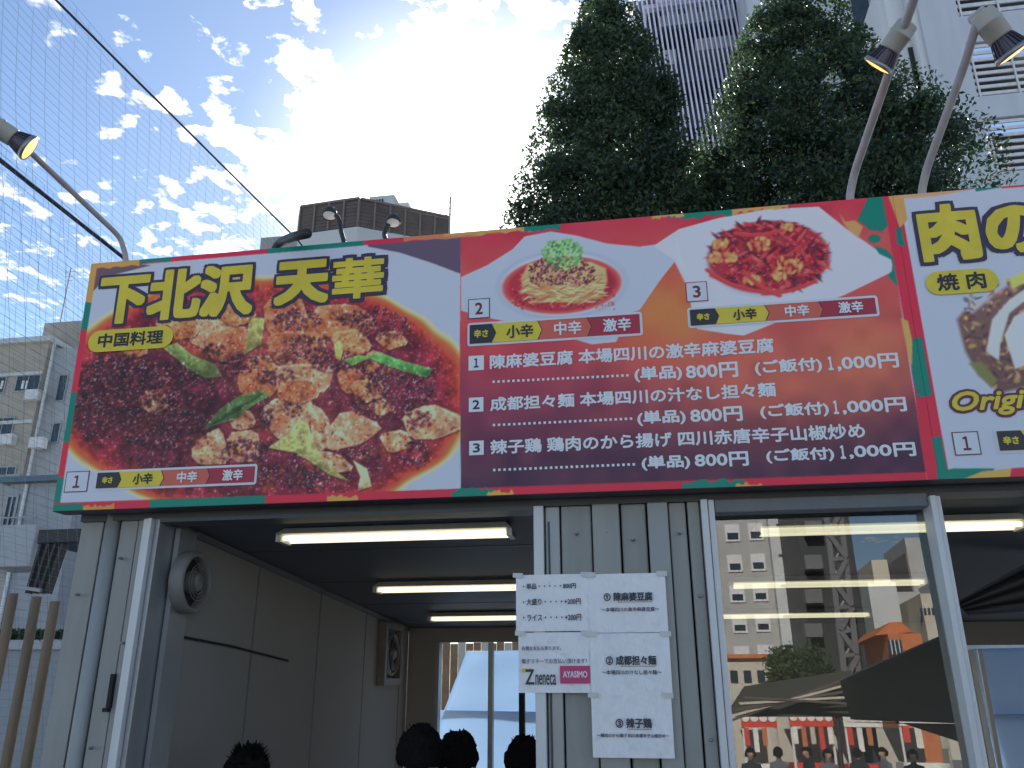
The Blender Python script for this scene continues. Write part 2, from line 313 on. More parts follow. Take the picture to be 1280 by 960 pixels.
# wall fans
def wallfan(name, c, w, label, box_=False):
    t = empty(name, c, label, 'fan'); x, y, z = c
    if box_:
        m = MB(); q = w/2
        for a, b in (((x, y-q, z-q), (x+.06, y+q, z-q+.05)), ((x, y-q, z+q-.05), (x+.06, y+q, z+q)), ((x, y-q, z-q+.051), (x+.06, y-q+.05, z+q-.051)), ((x, y+q-.05, z-q+.051), (x+.06, y+q, z+q-.051))): m.box(a, b)
        m.build('frame', MT['fanp'], t)
        MB().lathe((x+.004, y, z), (1, 0, 0), [(0, q-.06), (.004, 0)]).build('back', MT['fand'], t)
        m = MB().lathe((x+.02, y, z), (1, 0, 0), [(0, q-.055), (.035, q-.075), (.035, q-.09), (.0, q-.09)]); m.build('shroud', MT['fanp'], t, smooth=True)
    else:
        q = w/2
        MB().lathe((x, y, z), (1, 0, 0), [(0, q), (.05, q), (.062, q-.012), (.062, q-.02), (.03, q-.026), (.012, q-.028)], 32).build('shroud', MT['fanp'], t, smooth=True)
        MB().lathe((x+.002, y, z), (1, 0, 0), [(0, q-.02), (.010, q-.028), (.011, 0)], 32).build('back', MT['fand'], t)
        for k in range(5): r_ = (q-.05)*(k+1.6)/6; MB().lathe((x+.062, y, z), (1, 0, 0), [(0, r_), (.004, r_+.002), (.004, r_-.002), (0, r_)], 32).build('guard_ring', MT['fanp'], t)
    for k in range(5):
        a = 2*math.pi*k/5; c0 = Vector((x+.03, y, z)); r = w/2-.09; d1 = Vector((0, math.cos(a-.25), math.sin(a-.25))); d2 = Vector((0, math.cos(a+.35), math.sin(a+.35)))
        MB().hexa([c0+d1*.03, c0+d1*r, c0+d2*r+Vector((.02, 0, 0)), c0+d2*.03]+[c0+Vector((.004, 0, 0))+v for v in (d1*.03, d1*r, d2*r+Vector((.02, 0, 0)), d2*.03)]).build('blade', MT['fand'], t)
    MB().lathe((x+.02, y, z), (1, 0, 0), [(0, .05), (.03, .05), (.05, .03), (.05, 0)], 16).build('hub', MT['fanp'], t, smooth=True)
f1 = atX(207, 723, .476); wallfan('wall_fan', (.476, .19, f1[2]+.0), .27, 'round pale wall fan just inside the left door frame of the booth')
f2 = atX(492, 822, .45); wallfan('ventilation_fan', (.452, 3.30, 1.80), .46, 'square box ventilation fan on the left wall at the back corner of the booth', True)
m = MB(); m.tube([atX(222, 795, .456), atX(290, 808, .456), atX(360, 826, .456)], .006, 5); tag(m.build('wall_cable', MT['gap']), 'thin dark cable running along the left inner wall of the booth', 'cable')
# ------------------------------------------------------------------ people
def person(loc, h, face, label, hairm, clothm, lean=0., sit=False, group=None, spiky=False):
    t = empty('person', loc, label, 'person', group)
    k = h/1.7
    P = {'pel': (0, 0, .95), 'sp': (0, 0, 1.12), 'ch': (0, -.01, 1.32), 'nk': (0, 0, 1.46), 'nk2': (0, .01, 1.53), 'hd': (0, .015, 1.61)}
    E_ = [('pel', 'sp'), ('sp', 'ch'), ('ch', 'nk'), ('nk', 'nk2'), ('nk2', 'hd')]
    Rr = {'pel': (.15, .11), 'sp': (.13, .10), 'ch': (.15, .11), 'nk': (.055, .055), 'nk2': (.055, .055), 'hd': (.075, .09)}
    for s in (-1, 1):
        q = 'LR'[s > 0]
        P.update({'sh'+q: (s*.17, 0, 1.39), 'el'+q: (s*.22, .02, 1.12), 'wr'+q: (s*.20, .20, .98), 'ha'+q: (s*.19, .28, .97), 'hp'+q: (s*.09, 0, .88), 'kn'+q: (s*.10, .02, .49), 'an'+q: (s*.10, -.02, .08), 'to'+q: (s*.11, .16, .03)})
        E_ += [('ch', 'sh'+q), ('sh'+q, 'el'+q), ('el'+q, 'wr'+q), ('wr'+q, 'ha'+q), ('pel', 'hp'+q), ('hp'+q, 'kn'+q), ('kn'+q, 'an'+q), ('an'+q, 'to'+q)]
        Rr.update({'sh'+q: (.06, .06), 'el'+q: (.042, .042), 'wr'+q: (.028, .028), 'ha'+q: (.035, .018), 'hp'+q: (.085, .085), 'kn'+q: (.055, .055), 'an'+q: (.038, .038), 'to'+q: (.035, .025)})
    if lean:
        for a in P:
            x, y, z = P[a]
            if z > .95 or a[:2] in ('el', 'wr', 'ha'):
                dz = z-.95; P[a] = (x, y*math.cos(lean)+dz*math.sin(lean), .95+dz*math.cos(lean)-y*math.sin(lean)*.3)
    if sit:
        for a in P:
            x, y, z = P[a]
            if a[:2] in ('kn',): P[a] = (x, .42, .92)
            elif a[:2] == 'an': P[a] = (x, .44, .50)
            elif a[:2] == 'to': P[a] = (x, .58, .46)
    keys = list(P); me = bpy.data.meshes.new('body'); me.from_pydata([Vector(P[a])*k for a in keys], [(keys.index(a), keys.index(b)) for a, b in E_], [])
    o = bpy.data.objects.new('body', me); COL.objects.link(o); sk = o.modifiers.new('s', 'SKIN'); sd = o.modifiers.new('d', 'SUBSURF'); sd.levels = 2; sd.render_levels = 2
    for i, a in enumerate(keys): sv = me.skin_vertices[0].data[i]; sv.radius = (Rr[a][0]*k, Rr[a][1]*k); sv.use_root = (a == 'pel')
    dg = bpy.context.evaluated_depsgraph_get(); dg.update(); me2 = bpy.data.meshes.new_from_object(o.evaluated_get(dg)); bpy.data.objects.remove(o)
    me2.materials.clear(); me2.materials.append(clothm); me2.materials.append(MT['skin']); me2.materials.append(clothm)
    zs = Vector(P['nk2'])*k
    for p in me2.polygons:
        c = p.center; p.use_smooth = True
        if c.z > zs.z-.02*k or min((c-Vector(P['ha'+q])*k).length for q in 'LR') < .07*k: p.material_index = 1
    b = link('body', me2, t); b.rotation_euler.z = face
    # head with a face, and hair
    hc = Vector(P['hd'])*k+Vector((0, .01*k, .01*k))
    bm = bmesh.new(); bmesh.ops.create_uvsphere(bm, u_segments=20, v_segments=14, radius=1)
    for v in bm.verts:
        x, y, z = v.co; v.co = Vector((x*.075, y*.095, z*.115))
        if z < -.2: v.co.x *= .86
        if y > .9 and abs(x) < .3 and -.35 < z < .1: v.co.y += .022
        v.co = v.co*k+hc
    hm = bpy.data.meshes.new('head'); bm.to_mesh(hm); bm.free(); hm.materials.append(MT['skin']); hm.shade_smooth(); ho = link('head', hm, t); ho.rotation_euler.z = face
    bm = bmesh.new(); bmesh.ops.create_uvsphere(bm, u_segments=40, v_segments=26, radius=1)
    rr = random.Random(int(abs(loc[0]*100)))
    for v in list(bm.verts):
        x, y, z = v.co
        sx = 1+.035*rr.random(); pw = 1.0+.08*(1-z*z); v.co = Vector((x*.106*pw, y*.115*pw-.008, z*.128+.006))*sx*k+hc
    bmesh.ops.delete(bm, geom=[f for f in bm.faces if (f.calc_center_median()-hc).y > .002*k and (f.calc_center_median()-hc).z < .052*k or (f.calc_center_median()-hc).z < -.055*k], context='FACES')
    from mathutils import noise as mn2
    for v in bm.verts: q = v.co-hc; v.co += q*(.16*mn2.noise(v.co*22+Vector((loc[0]*9, 0, 0)))+.10*mn2.noise(v.co*60))
    for i in range(260 if spiky else 60):
        a = rr.uniform(0, 6.28); e = rr.uniform(.0, 1.15); p = Vector((math.cos(a)*math.cos(e)*.103, math.sin(a)*math.cos(e)*.114-.008, math.sin(e)*.133+.010))*k+hc
        d = Vector((math.cos(a+.6)*math.cos(e), math.sin(a+.6)*math.cos(e), .4))*.014*k+(p-hc)*(.30 if spiky else .10)*rr.uniform(.4, 1); q = Vector((-math.sin(a), math.cos(a), 0))*.009
        vs = [bm.verts.new(p-q), bm.verts.new(p+q), bm.verts.new(p+d)]; bm.faces.new(vs)
    hm = bpy.data.meshes.new('hair'); bm.to_mesh(hm); bm.free(); hm.materials.append(hairm); hm.shade_smooth(); ho = link('hair', hm, t); ho.rotation_euler.z = face
    return t
def person_px(px, py, Y, top, **kw):
    P = atY(px, py, Y); h = P[2]/1.035; person((P[0], Y, 0), h, label=kw['label'], face=kw.get('face', 0), hairm=MT['hair'], clothm=kw.get('cl', MT['cloth']), lean=0, spiky='tousled' in kw['label'])
person_px(312, 932, .2, 0, label='person with tousled black hair, alone before the left inner wall of the booth', face=.5)
person_px(526, 905, .25, 0, label='person with smooth black hair inside the booth, left of the overlapping pair', face=.3)
person_px(571, 912, .55, 0, label='person with black hair inside the booth, right of the overlapping pair', face=-.2)
person_px(655, 918, .75, 0, label='person with black hair inside the booth, half hidden by the white door frame', face=0)
# ------------------------------------------------------------------ signboard geometry
TOPY, BH = -.051, 1.169; BW = 3.578
bup = Vector((0, TOPY, 1.168)).normalized(); bn = Vector((0, -1, 0)); bn = (bn-bup*bn.dot(bup)).normalized(); B0 = Vector((0, -.12, 2.288))
def bp(u, v, o=0.): return B0+Vector((u, 0, 0))+bup*v+bn*o
def homog(src, dst):
    A = []
    for (x, y), (u, v) in zip(src, dst): A += [[x, y, 1, 0, 0, 0, -u*x, -u*y, -u], [0, 0, 0, x, y, 1, -v*x, -v*y, -v]]
    return np.linalg.svd(np.array(A))[2][-1].reshape(3, 3)
H = homog([(65, 640), (572, 620), (1172, 601), (115, 328), (578, 294), (1117, 243)], [(0, 0), (1.784, 0), (BW, 0), (0, BH), (1.784, BH), (BW, BH)]); Hi = np.linalg.inv(H)
def uv(px, py): q = H@np.array([px, py, 1.]); return q[0]/q[2], q[1]/q[2]
# ------------------------------------------------------------------ the printed artwork: numpy paint, carried by a colour attribute on the print sheet
SC = 1.5; X0, Y0 = 50, 215; CWp, CHp = int(1250*SC), int(440*SC)
A = np.zeros((CHp, CWp, 3)); YY, XX = np.mgrid[0:CHp, 0:CWp]; XX = XX/SC+X0; YY = YY/SC+Y0
def win(x0, y0, x1, y1):
    return slice(max(0, int((y0-Y0)*SC)-2), min(CHp, int((y1-Y0)*SC)+3)), slice(max(0, int((x0-X0)*SC)-2), min(CWp, int((x1-X0)*SC)+3))
def blend(w, a, c):
    if a.size: A[w] += (np.asarray(c, float)-A[w])*a[..., None]
def poly(pts, c, soft=.8, op=1., shade=0):
    p = np.array(pts, float); w = win(p[:, 0].min()-soft*2, p[:, 1].min()-soft*2, p[:, 0].max()+soft*2, p[:, 1].max()+soft*2); x, y = XX[w], YY[w]
    if not x.size: return
    ins = np.zeros(x.shape, bool); dm = np.full(x.shape, 1e9)
    for i in range(len(p)):
        (xa, ya), (xb, yb) = p[i], p[(i+1) % len(p)]
        if ya != yb: ins ^= ((ya > y) != (yb > y)) & (x < (xb-xa)*(y-ya)/(yb-ya)+xa)
        t = np.clip(((x-xa)*(xb-xa)+(y-ya)*(yb-ya))/max(1e-9, (xb-xa)**2+(yb-ya)**2), 0, 1); dm = np.minimum(dm, np.hypot(x-xa-t*(xb-xa), y-ya-t*(yb-ya)))
    d = np.where(ins, dm, -dm); a = np.clip(d/soft+.5, 0, 1)*op
    c = np.asarray(c, float)
    if shade:
        g = np.clip(.5+((y-p[:, 1].mean())/max(1, np.ptp(p[:, 1])))*.8, 0, 1)[..., None]; edge = np.clip(1-d/4., 0, 1)[..., None]
        cc_ = c*(1+shade*(.5-g))+np.array([40, 30, 25])*edge*shade; A[w] += (cc_-A[w])*a[..., None]
    else: blend(w, a, c)
def ell(cx, cy, a_, b_, c, th=0, soft=.25, op=1.):
    R_ = max(a_, b_)*1.1+1; w = win(cx-R_, cy-R_, cx+R_, cy+R_); x, y = XX[w]-cx, YY[w]-cy; ct, st = math.cos(th), math.sin(th)
    d = np.hypot((x*ct+y*st)/a_, (-x*st+y*ct)/b_); blend(w, np.clip((1-d)/soft, 0, 1)*op, c)
def rn(a, b): return rng.uniform(a, b)
def vnoise(w, s, sd):
    r = np.random.default_rng(sd); x, y = XX[w]/s, YY[w]/s; xi, yi = np.floor(x).astype(int), np.floor(y).astype(int); fx, fy = x-xi, y-yi; fx = fx*fx*(3-2*fx); fy = fy*fy*(3-2*fy)
    T = r.random((1400, 1400)); f = lambda i, j: T[(j) % 1400, (i) % 1400]
    return (f(xi, yi)*(1-fx)+f(xi+1, yi)*fx)*(1-fy)+(f(xi, yi+1)*(1-fx)+f(xi+1, yi+1)*fx)*fy
WH, RED, TEAL, ORG, DK = (158, 174, 208), (178, 42, 72), (0, 112, 108), (214, 140, 78), (84, 74, 104)
A[:] = WH
# left panel: dark backdrop at the corners, bowl of tofu
poly([(577, 285), (577, 343), (540, 329), (500, 316), (462, 309), (455, 300)], DK)
poly([(112, 325), (190, 332), (135, 346), (120, 362), (108, 372)], (92, 78, 96))
full = win(60, 225, 577, 645); x, y = XX[full], YY[full]
d = np.hypot((x-326)/266, (y-497)/151)+(vnoise(full, 30, 1)-.5)*.04
st = [(0, (100, 40, 64)), (.72, (104, 38, 62)), (.86, (130, 38, 60)), (.93, (172, 56, 54)), (.972, (206, 100, 62)), (.988, (222, 160, 100)), (1.0, (206, 184, 160)), (1.02, WH)]
for ch in range(3): A[full][..., ch] = np.where(d < 1.02, np.interp(d, [s[0] for s in st], [s[1][ch] for s in st]), A[full][..., ch])
A[full] *= np.where(d[..., None] < .9, (1-.25*(vnoise(full, 9, 3)[..., None]-.5)), 1)
A[full] += np.where(d[..., None] < .93, (vnoise(full, 14, 8)[..., None]-.5)*np.array([60, 14, 16]), 0)
for (cx, cy, a_, b_, c_, o_) in ((360, 430, 110, 46, (190, 100, 72), .75), (350, 480, 90, 32, (196, 120, 90), .6), (250, 430, 50, 30, (184, 90, 64), .7), (340, 375, 60, 26, (206, 84, 60), .6), (380, 530, 110, 34, (170, 90, 80), .5), (150, 485, 70, 60, (70, 34, 56), .6), (225, 510, 60, 40, (76, 36, 56), .5), (460, 500, 80, 40, (120, 50, 66), .5)): ell(cx, cy, a_, b_, c_, 0, 1., o_)
def inbowl(px, py, m=.9): return math.hypot((px-326)/266, (py-497)/151) < m
def mince(cx, cy, rx, ry, n, dark=(58, 30, 50), mid=(136, 74, 92), hi=(216, 190, 214)):
    for i in range(n):
        a = rn(0, 6.283); r = math.sqrt(rng.random()); px, py = cx+math.cos(a)*r*rx, cy+math.sin(a)*r*ry
        if not inbowl(px, py, .95): continue
        s = rn(1.4, 5.0); q = rng.random()**1.5*(.5+.9*(math.sin(px*.09)*math.cos(py*.13)+1)/2)
        c = np.array(dark)*(1-q)+np.array(mid)*q
        ell(px+.4, py+.9, s, s*rn(.6, .9), np.array(dark)*.7, rn(0, 3), .9, .55)
        ell(px, py, s*.9, s*rn(.45, .8), c*rn(.8, 1.35), rn(0, 3), .9, .8)
        if rng.random() < .5: ell(px-s*.2, py-s*.25, rn(.6, 2.2), rn(.5, 1.2), hi, rn(0, 3), .7, rn(.25, .95))
        if rng.random() < .12: ell(px, py, s, s*.8, (176, 70, 56), 0, .8, .7)
for i in range(70):
    px, py = rn(80, 570), rn(350, 620)
    if inbowl(px, py, .85): ell(px, py, rn(10, 26), rn(6, 14), [(78, 34, 52), (150, 40, 44), (170, 76, 52), (96, 40, 58)][i % 4], rn(0, 3), .6, .55)
def tofu(pts, c=(206, 150, 112), spots=26):
    p = np.array(pts, float); p = p.mean(0)+(p-p.mean(0))*1.22
    for _ in range(1): p = np.stack([p*.8+np.roll(p, -1, 0)*.2, p*.2+np.roll(p, -1, 0)*.8], 1).reshape(-1, 2)
    p = p+rng.normal(size=p.shape)*.6; cen = p.mean(0)
    poly(p+[0, 2.5], (70, 24, 30), 3, .6)
    poly(p, c, 1.6, 1, .35)
    k = cen+(p-cen)*.62; poly(k+[1, -1], np.array(c)*1.1, 4, .6); ell(cen[0]+rn(-.3, .3)*np.ptp(p[:, 0]), cen[1]+rn(-.3, .3)*np.ptp(p[:, 1]), np.ptp(p[:, 0])*.32, np.ptp(p[:, 1])*.25, (188, 92, 60), rn(0, 3), .8, .75)
    poly([p[0], p[len(p)//4], p[len(p)//2], cen], np.array(c)*.78, 2.5, .55)
    for i in range(len(p)//2): 
        a, b = p[i], p[(i+1) % len(p)]; nn = 14
        for t in np.linspace(0, 1, nn): q = a+(b-a)*t; ell(q[0], q[1], 1.3, 1.1, (228, 190, 170), 0, .8, .5)
    sx, sy = np.ptp(p[:, 0])/2, np.ptp(p[:, 1])/2
    for i in range(spots): ell(cen[0]+rn(-.8, .8)*sx, cen[1]+rn(-.7, .8)*sy, rn(1.2, 3.6), rn(1, 2.4), [(150, 52, 40), (196, 96, 52), (110, 50, 50)][i % 3], rn(0, 3), .7, .75)
for t in ([(236, 404), (262, 396), (285, 408), (292, 428), (262, 436), (240, 424)], [(262, 420), (300, 410), (312, 432), (296, 452), (266, 446)], [(334, 380), (372, 376), (382, 400), (362, 424), (338, 414)],
          [(338, 424), (376, 416), (404, 430), (392, 452), (350, 456)], [(352, 392), (392, 398), (408, 416), (386, 428)], [(395, 388), (440, 384), (466, 404), (440, 422), (404, 416)], [(343, 462), (386, 458), (412, 462), (404, 486), (386, 490), (350, 478)],
          [(424, 466), (446, 463), (458, 474), (452, 488), (430, 490)], [(240, 567), (258, 546), (274, 540), (284, 577), (252, 578)], [(332, 515), (350, 501), (382, 500), (388, 520), (370, 541), (350, 547)],
          [(390, 512), (402, 516), (410, 530), (406, 560), (392, 556)], [(430, 516), (472, 534), (452, 552), (411, 561), (414, 540)], [(537, 509), (570, 521), (572, 534), (545, 546), (518, 546), (508, 520)], [(180, 494), (202, 490), (208, 505), (198, 516), (182, 512)],
          [(196, 402), (226, 398), (240, 416), (216, 424)], [(150, 430), (172, 424), (184, 440), (160, 448)], [(310, 452), (334, 446), (344, 462), (322, 470)], [(462, 506), (482, 500), (492, 512), (474, 520)], [(470, 422), (496, 414), (508, 430), (484, 436)], [(286, 520), (310, 514), (318, 530), (296, 538)], [(475, 545), (505, 540), (512, 556), (488, 566)], [(415, 420), (450, 415), (462, 436), (432, 446)], [(300, 470), (330, 464), (346, 480), (332, 498), (304, 492)], [(352, 480), (386, 476), (396, 494), (370, 502), (350, 496)], [(462, 440), (492, 452), (484, 472), (458, 464)], [(270, 386), (306, 380), (318, 398), (290, 408)], [(440, 480), (470, 476), (480, 494), (452, 502)], [(388, 566), (420, 568), (440, 586), (412, 590)], [(286, 545), (318, 540), (322, 572), (292, 576)], [(214, 402), (240, 398), (246, 418), (222, 424)]):
    tofu(t, [(212, 138, 96), (196, 116, 84), (218, 162, 132), (206, 116, 76)][len(t) % 4 if t[0][1] < 490 else 2])
for c in ((150, 480, 55, 38, 620), (225, 480, 42, 30, 300), (120, 520, 28, 32, 170), (205, 535, 62, 26, 420), (372, 400, 30, 14, 120), (300, 455, 26, 14, 90), (345, 470, 24, 10, 60), (420, 452, 34, 14, 130), (355, 446, 30, 8, 60), (482, 404, 36, 22, 170), (500, 482, 44, 30, 300), (462, 462, 22, 12, 60), (450, 506, 20, 12, 50), (310, 566, 34, 18, 150), (345, 595, 40, 14, 120), (400, 600, 36, 12, 90), (366, 512, 12, 10, 30), (455, 566, 20, 10, 50), (520, 568, 18, 18, 80), (522, 524, 16, 16, 60), (190, 575, 40, 12, 70), (270, 440, 18, 10, 40), (440, 398, 18, 10, 40), (380, 432, 30, 12, 90), (330, 520, 12, 16, 40)):
    mince(*c)
for i in range(2600):
    px, py = rn(85, 570), rn(360, 620)
    if inbowl(px, py, .9) and (py < 570 or px > 230): ell(px, py, rn(.5, 1.5), rn(.5, 1.2), [(214, 180, 190), (180, 70, 60), (54, 22, 34), (228, 160, 110), (120, 50, 60), (150, 120, 150)][i % 6], rn(0, 3), .8, rn(.25, .9))
def leek(pts, c): poly(np.array(pts, float)+[0, 2], (50, 30, 30), 2.5, .5); poly(pts, c, 1.4, 1, .6); k = np.array(pts, float).mean(0); poly(k+(np.array(pts)-k)*.55, np.array(c)*1.2, 4, .5)
leek([(203, 434), (222, 429), (240, 444), (270, 456), (278, 471), (257, 473), (235, 461)], (112, 134, 78))
leek([(253, 538), (275, 512), (300, 495), (327, 488), (338, 495), (317, 507), (292, 525), (272, 531)], (78, 112, 66))
poly([(257, 535), (290, 512), (330, 492), (300, 513), (274, 528)], (48, 62, 50), 2, .8)
leek([(306, 443), (312, 402), (320, 397), (332, 399), (327, 431)], (148, 150, 92))
leek([(456, 446), (475, 441), (495, 449), (541, 462), (534, 473), (500, 463), (470, 452)], (78, 142, 80))
leek([(430, 450), (450, 444), (462, 448), (440, 458)], (100, 150, 80))
leek([(335, 560), (362, 541), (372, 526), (385, 530), (391, 550), (405, 580), (437, 602), (412, 594), (387, 577), (368, 566)], (160, 164, 104))
leek([(418, 432), (424, 426), (430, 436), (426, 452), (420, 448)], (170, 160, 90))
leek([(441, 576), (458, 586), (464, 608), (446, 614), (450, 596)], (220, 178, 140))
for i in range(1500):
    px, py = rn(300, 480), rn(385, 600); 
    if rng.random() < .5: ell(px, py, rn(.8, 2), rn(.7, 1.5), [(110, 50, 60), (206, 150, 140), (160, 84, 78)][i % 3], 0, .8, .6)
nz1 = vnoise(full, 3.2, 21)-.5; nz2 = vnoise(full, 9., 22)-.5; nz3 = vnoise(full, 1.6, 23)-.5; fm_in = np.clip((.97-d)/.05, 0, 1)[..., None]
A[full] *= 1+fm_in*(nz1*.32+nz2*.40+nz3*.16)[..., None]
A[full] *= (1-fm_in*(.22*np.exp(-(((x-190)/130)**2+((y-505)/75)**2))+.0)[..., None])
A[full] += fm_in*(A[full].mean(-1, keepdims=True)-A[full])*.06
A[full] += fm_in*(np.clip(nz1+nz3*.8-.44, 0, 1)*300)[..., None]*np.array([1, .85, .95])
# right panel backdrop
rp = [(577, 280), (1135, 235), (1180, 620), (572, 625)]
w = win(577, 230, 1190, 630); x, y = XX[w], YY[w]; t = np.clip((y-(300-(x-577)*.09))/300, 0, 1)
c1 = np.stack([np.interp(t, [0, .14, .45, .7, 1], [172, 184, 168, 118, 66]), np.interp(t, [0, .14, .45, .7, 1], [50, 76, 62, 52, 42]), np.interp(t, [0, .14, .45, .7, 1], [76, 80, 78, 82, 72])], -1)
g1 = np.exp(-(((x-838)/75)**2+((y-395)/55)**2))[..., None]; g2 = np.exp(-(((x-1085)/70)**2+((y-440)/60)**2))[..., None]; g3 = np.exp(-(((x-960)/150)**2+((y-470)/70)**2))[..., None]
c1 = c1+(np.array([222, 116, 66])-c1)*g1*.95; c1 = c1+(np.array([184, 108, 84])-c1)*g2*.85; c1 = c1+(np.array([180, 100, 84])-c1)*g3*.8
c1 += (vnoise(w, 22, 5)[..., None]-.5)*np.array([26, 14, 10])
msk = (x > 577-(y-290)*.015)[..., None]; A[w] = np.where(msk, c1, A[w])
P2 = [(577, 347), (610, 332), (642, 312), (657, 296), (690, 290), (722, 295), (760, 305), (800, 309), (830, 305), (848, 298), (844, 328), (825, 352), (800, 388), (770, 398), (640, 404), (612, 398), (577, 389)]
P3 = [(818, 308), (850, 287), (900, 273), (960, 262), (1025, 259), (1060, 287), (1117, 327), (1115, 341), (1057, 369), (930, 420), (910, 418), (872, 412), (857, 354), (843, 325)]
poly(P2, WH); poly(P3, (172, 184, 214)); poly([(716, 424), (775, 419), (770, 428), (740, 431)], WH)
poly([(846, 299), (852, 320), (860, 345), (848, 328)], (200, 206, 226), 2, .6)
ell(703, 357, 86, 46, (146, 160, 198), -.06, .1, .8); ell(703, 356, 80, 41, (176, 190, 218), -.06, .1, .8)
ell(703, 357, 77, 37, (188, 90, 90), -.07, .06); ell(703, 357, 74, 35, (158, 44, 66), -.07, .12); ell(740, 355, 34, 22, (120, 30, 62), -.07, .5, .7)
for i in range(260): ell(703+rn(-66, 66), 374+rn(-12, 16)-abs(rn(-6, 6)), rn(1, 3), rn(.8, 2), [(120, 30, 50), (190, 80, 80), (90, 40, 60), (205, 130, 110)][i % 4], rn(0, 3), .6, .7)
poly([(652, 348), (662, 330), (690, 326), (740, 328), (758, 336), (760, 352), (752, 372), (720, 380), (682, 376), (655, 366)], (190, 150, 110), 3, 1, .4)
for i in range(220):
    px, py = rn(655, 755), rn(345, 378); th = rn(-.7, .5); c = [(214, 184, 140), (170, 126, 92), (226, 200, 160), (150, 104, 84)][i % 4]
    ell(px, py, rn(6, 14), rn(.8, 1.4), c, th, .5, .8)
for i in range(520):
    px, py = 702+rn(-40, 42), 344+rn(-20, 14)-((rng.random())*4)
    if abs(px-702)/44+abs(py-342)/26 < 1.25: ell(px, py, rn(1.2, 3), rn(1, 2.2), [(74, 34, 54), (120, 60, 76), (58, 28, 44), (180, 130, 140)][i % 4], rn(0, 3), .6, .85)
for i in range(300):
    a = rn(0, 6.283); r = math.sqrt(rng.random()); px, py = 704+math.cos(a)*r*25, 316+math.sin(a)*r*16+max(0, math.sin(a))*6*r
    ell(px, py, rn(1.5, 4), rn(1, 2.4), [(92, 150, 96), (128, 184, 118), (60, 110, 84), (150, 200, 140)][i % 4], rn(0, 3), .5, .85)
for i in range(24): a = rn(0, 6.283); ell(704+math.cos(a)*24, 314+math.sin(a)*14, rn(2, 4), rn(2, 3), (110, 168, 110), 0, .4, .9)
# dish three
ell(962, 324, 82, 50, (150, 160, 196), -.06, .12, .6)
ell(962, 322, 79, 47, (140, 48, 66), -.05, .08)
for i in range(420):
    a = rn(0, 6.283); r = math.sqrt(rng.random())*.93; px, py = 962+math.cos(a)*r*78, 321+math.sin(a)*r*47
    ell(px, py, rn(5, 15), rn(1.8, 3.4), np.array([(150, 34, 56), (186, 50, 66), (104, 26, 52), (200, 78, 84), (84, 28, 50)][i % 5])*rn(.8, 1.15), rn(-1.2, 1.2), .5, .9)
    if i % 3 == 0: ell(px, py-1, rn(2, 5), .8, (222, 150, 160), rn(-.8, .8), .7, .7)
for (cx, cy, a_, b_) in ((902, 306, 12, 8), (895, 322, 10, 8), (950, 305, 20, 10), (988, 333, 21, 15), (975, 345, 10, 6), (915, 322, 9, 7), (940, 350, 14, 6), (985, 285, 9, 6)):
    ell(cx, cy+2, a_+1, b_+1, (110, 30, 40), 0, .3, .7)
    for i in range(26): ell(cx+rn(-.7, .7)*a_, cy+rn(-.7, .7)*b_, rn(3, 6), rn(2, 4), [(222, 130, 90), (232, 160, 100), (200, 90, 80), (240, 180, 120)][i % 4], rn(0, 3), .6, .75)
for (x0, y0, x1, y1) in ((890, 345, 960, 366), (955, 368, 1020, 352), (930, 340, 975, 370), (920, 292, 980, 288), (885, 338, 930, 360)):
    for t in np.linspace(0, 1, 24): ell(x0+(x1-x0)*t, y0+(y1-y0)*t+math.sin(t*3.1)*4, 4.2, 3.2, (196, 56, 66), 0, .5, .8); ell(x0+(x1-x0)*t, y0+(y1-y0)*t+math.sin(t*3.1)*4-1.5, 2, .9, (226, 120, 120), 0, .6, .35)
# splashes right of the dish
poly([(1080, 262), (1086, 248), (1098, 246), (1110, 248), (1116, 262), (1112, 282), (1104, 290), (1088, 288), (1080, 280), (1073, 276)], TEAL, 1.2)
ell(1094, 299, 9, 6, TEAL); poly([(1093, 308), (1108, 312), (1119, 324), (1127, 330), (1128, 350), (1122, 358), (1110, 345), (1117, 338), (1115, 325), (1100, 318)], TEAL, 1.2)
poly([(1051, 267), (1058, 278), (1070, 276), (1080, 284), (1074, 298), (1064, 290), (1056, 280)], (226, 140, 96), 1.5)
# borders
def seg(side, t0, t1, c, wd=8, rag=0):          # strip along an edge of board one
    E4 = {'l': ((115, 328), (65, 640), (1, .12)), 't': ((115, 328), (1117, 243), (.02, 1)), 'b': ((65, 640), (1172, 601), (0, -1)), 'r': ((1117, 243), (1172, 601), (-1, 0))}[side]
    (xa, ya), (xb, yb), (nx, ny) = E4; n_ = 14; ts = np.linspace(t0, t1, n_)
    out = [(xa+(xb-xa)*t-nx*3, ya+(yb-ya)*t-ny*3) for t in ts]; inn = [(xa+(xb-xa)*t+nx*(wd+rag*rn(-1, 1)), ya+(yb-ya)*t+ny*(wd+rag*rn(-1, 1))) for t in reversed(ts)]
    poly(out+inn, c, .9)
seg('l', 0, 1, RED); seg('l', 0, .16, ORG); seg('l', .16, .27, TEAL); seg('l', .52, .72, TEAL); seg('l', .86, 1, TEAL)
seg('t', 0, .47, RED, 8); seg('t', 0, .06, ORG, 9, 1.5); seg('t', .06, .10, TEAL, 7, 1); seg('t', .22, .34, TEAL, 8); seg('t', .39, .56, (196, 110, 80), 8, 2); seg('t', .54, .585, TEAL, 8, 2); seg('t', .44, .54, (214, 140, 90), 7, 2)
seg('t', .72, .80, TEAL, 8, 3); seg('t', .70, .74, (214, 140, 90), 5, 2); seg('t', .80, .87, (222, 140, 90), 7, 3)
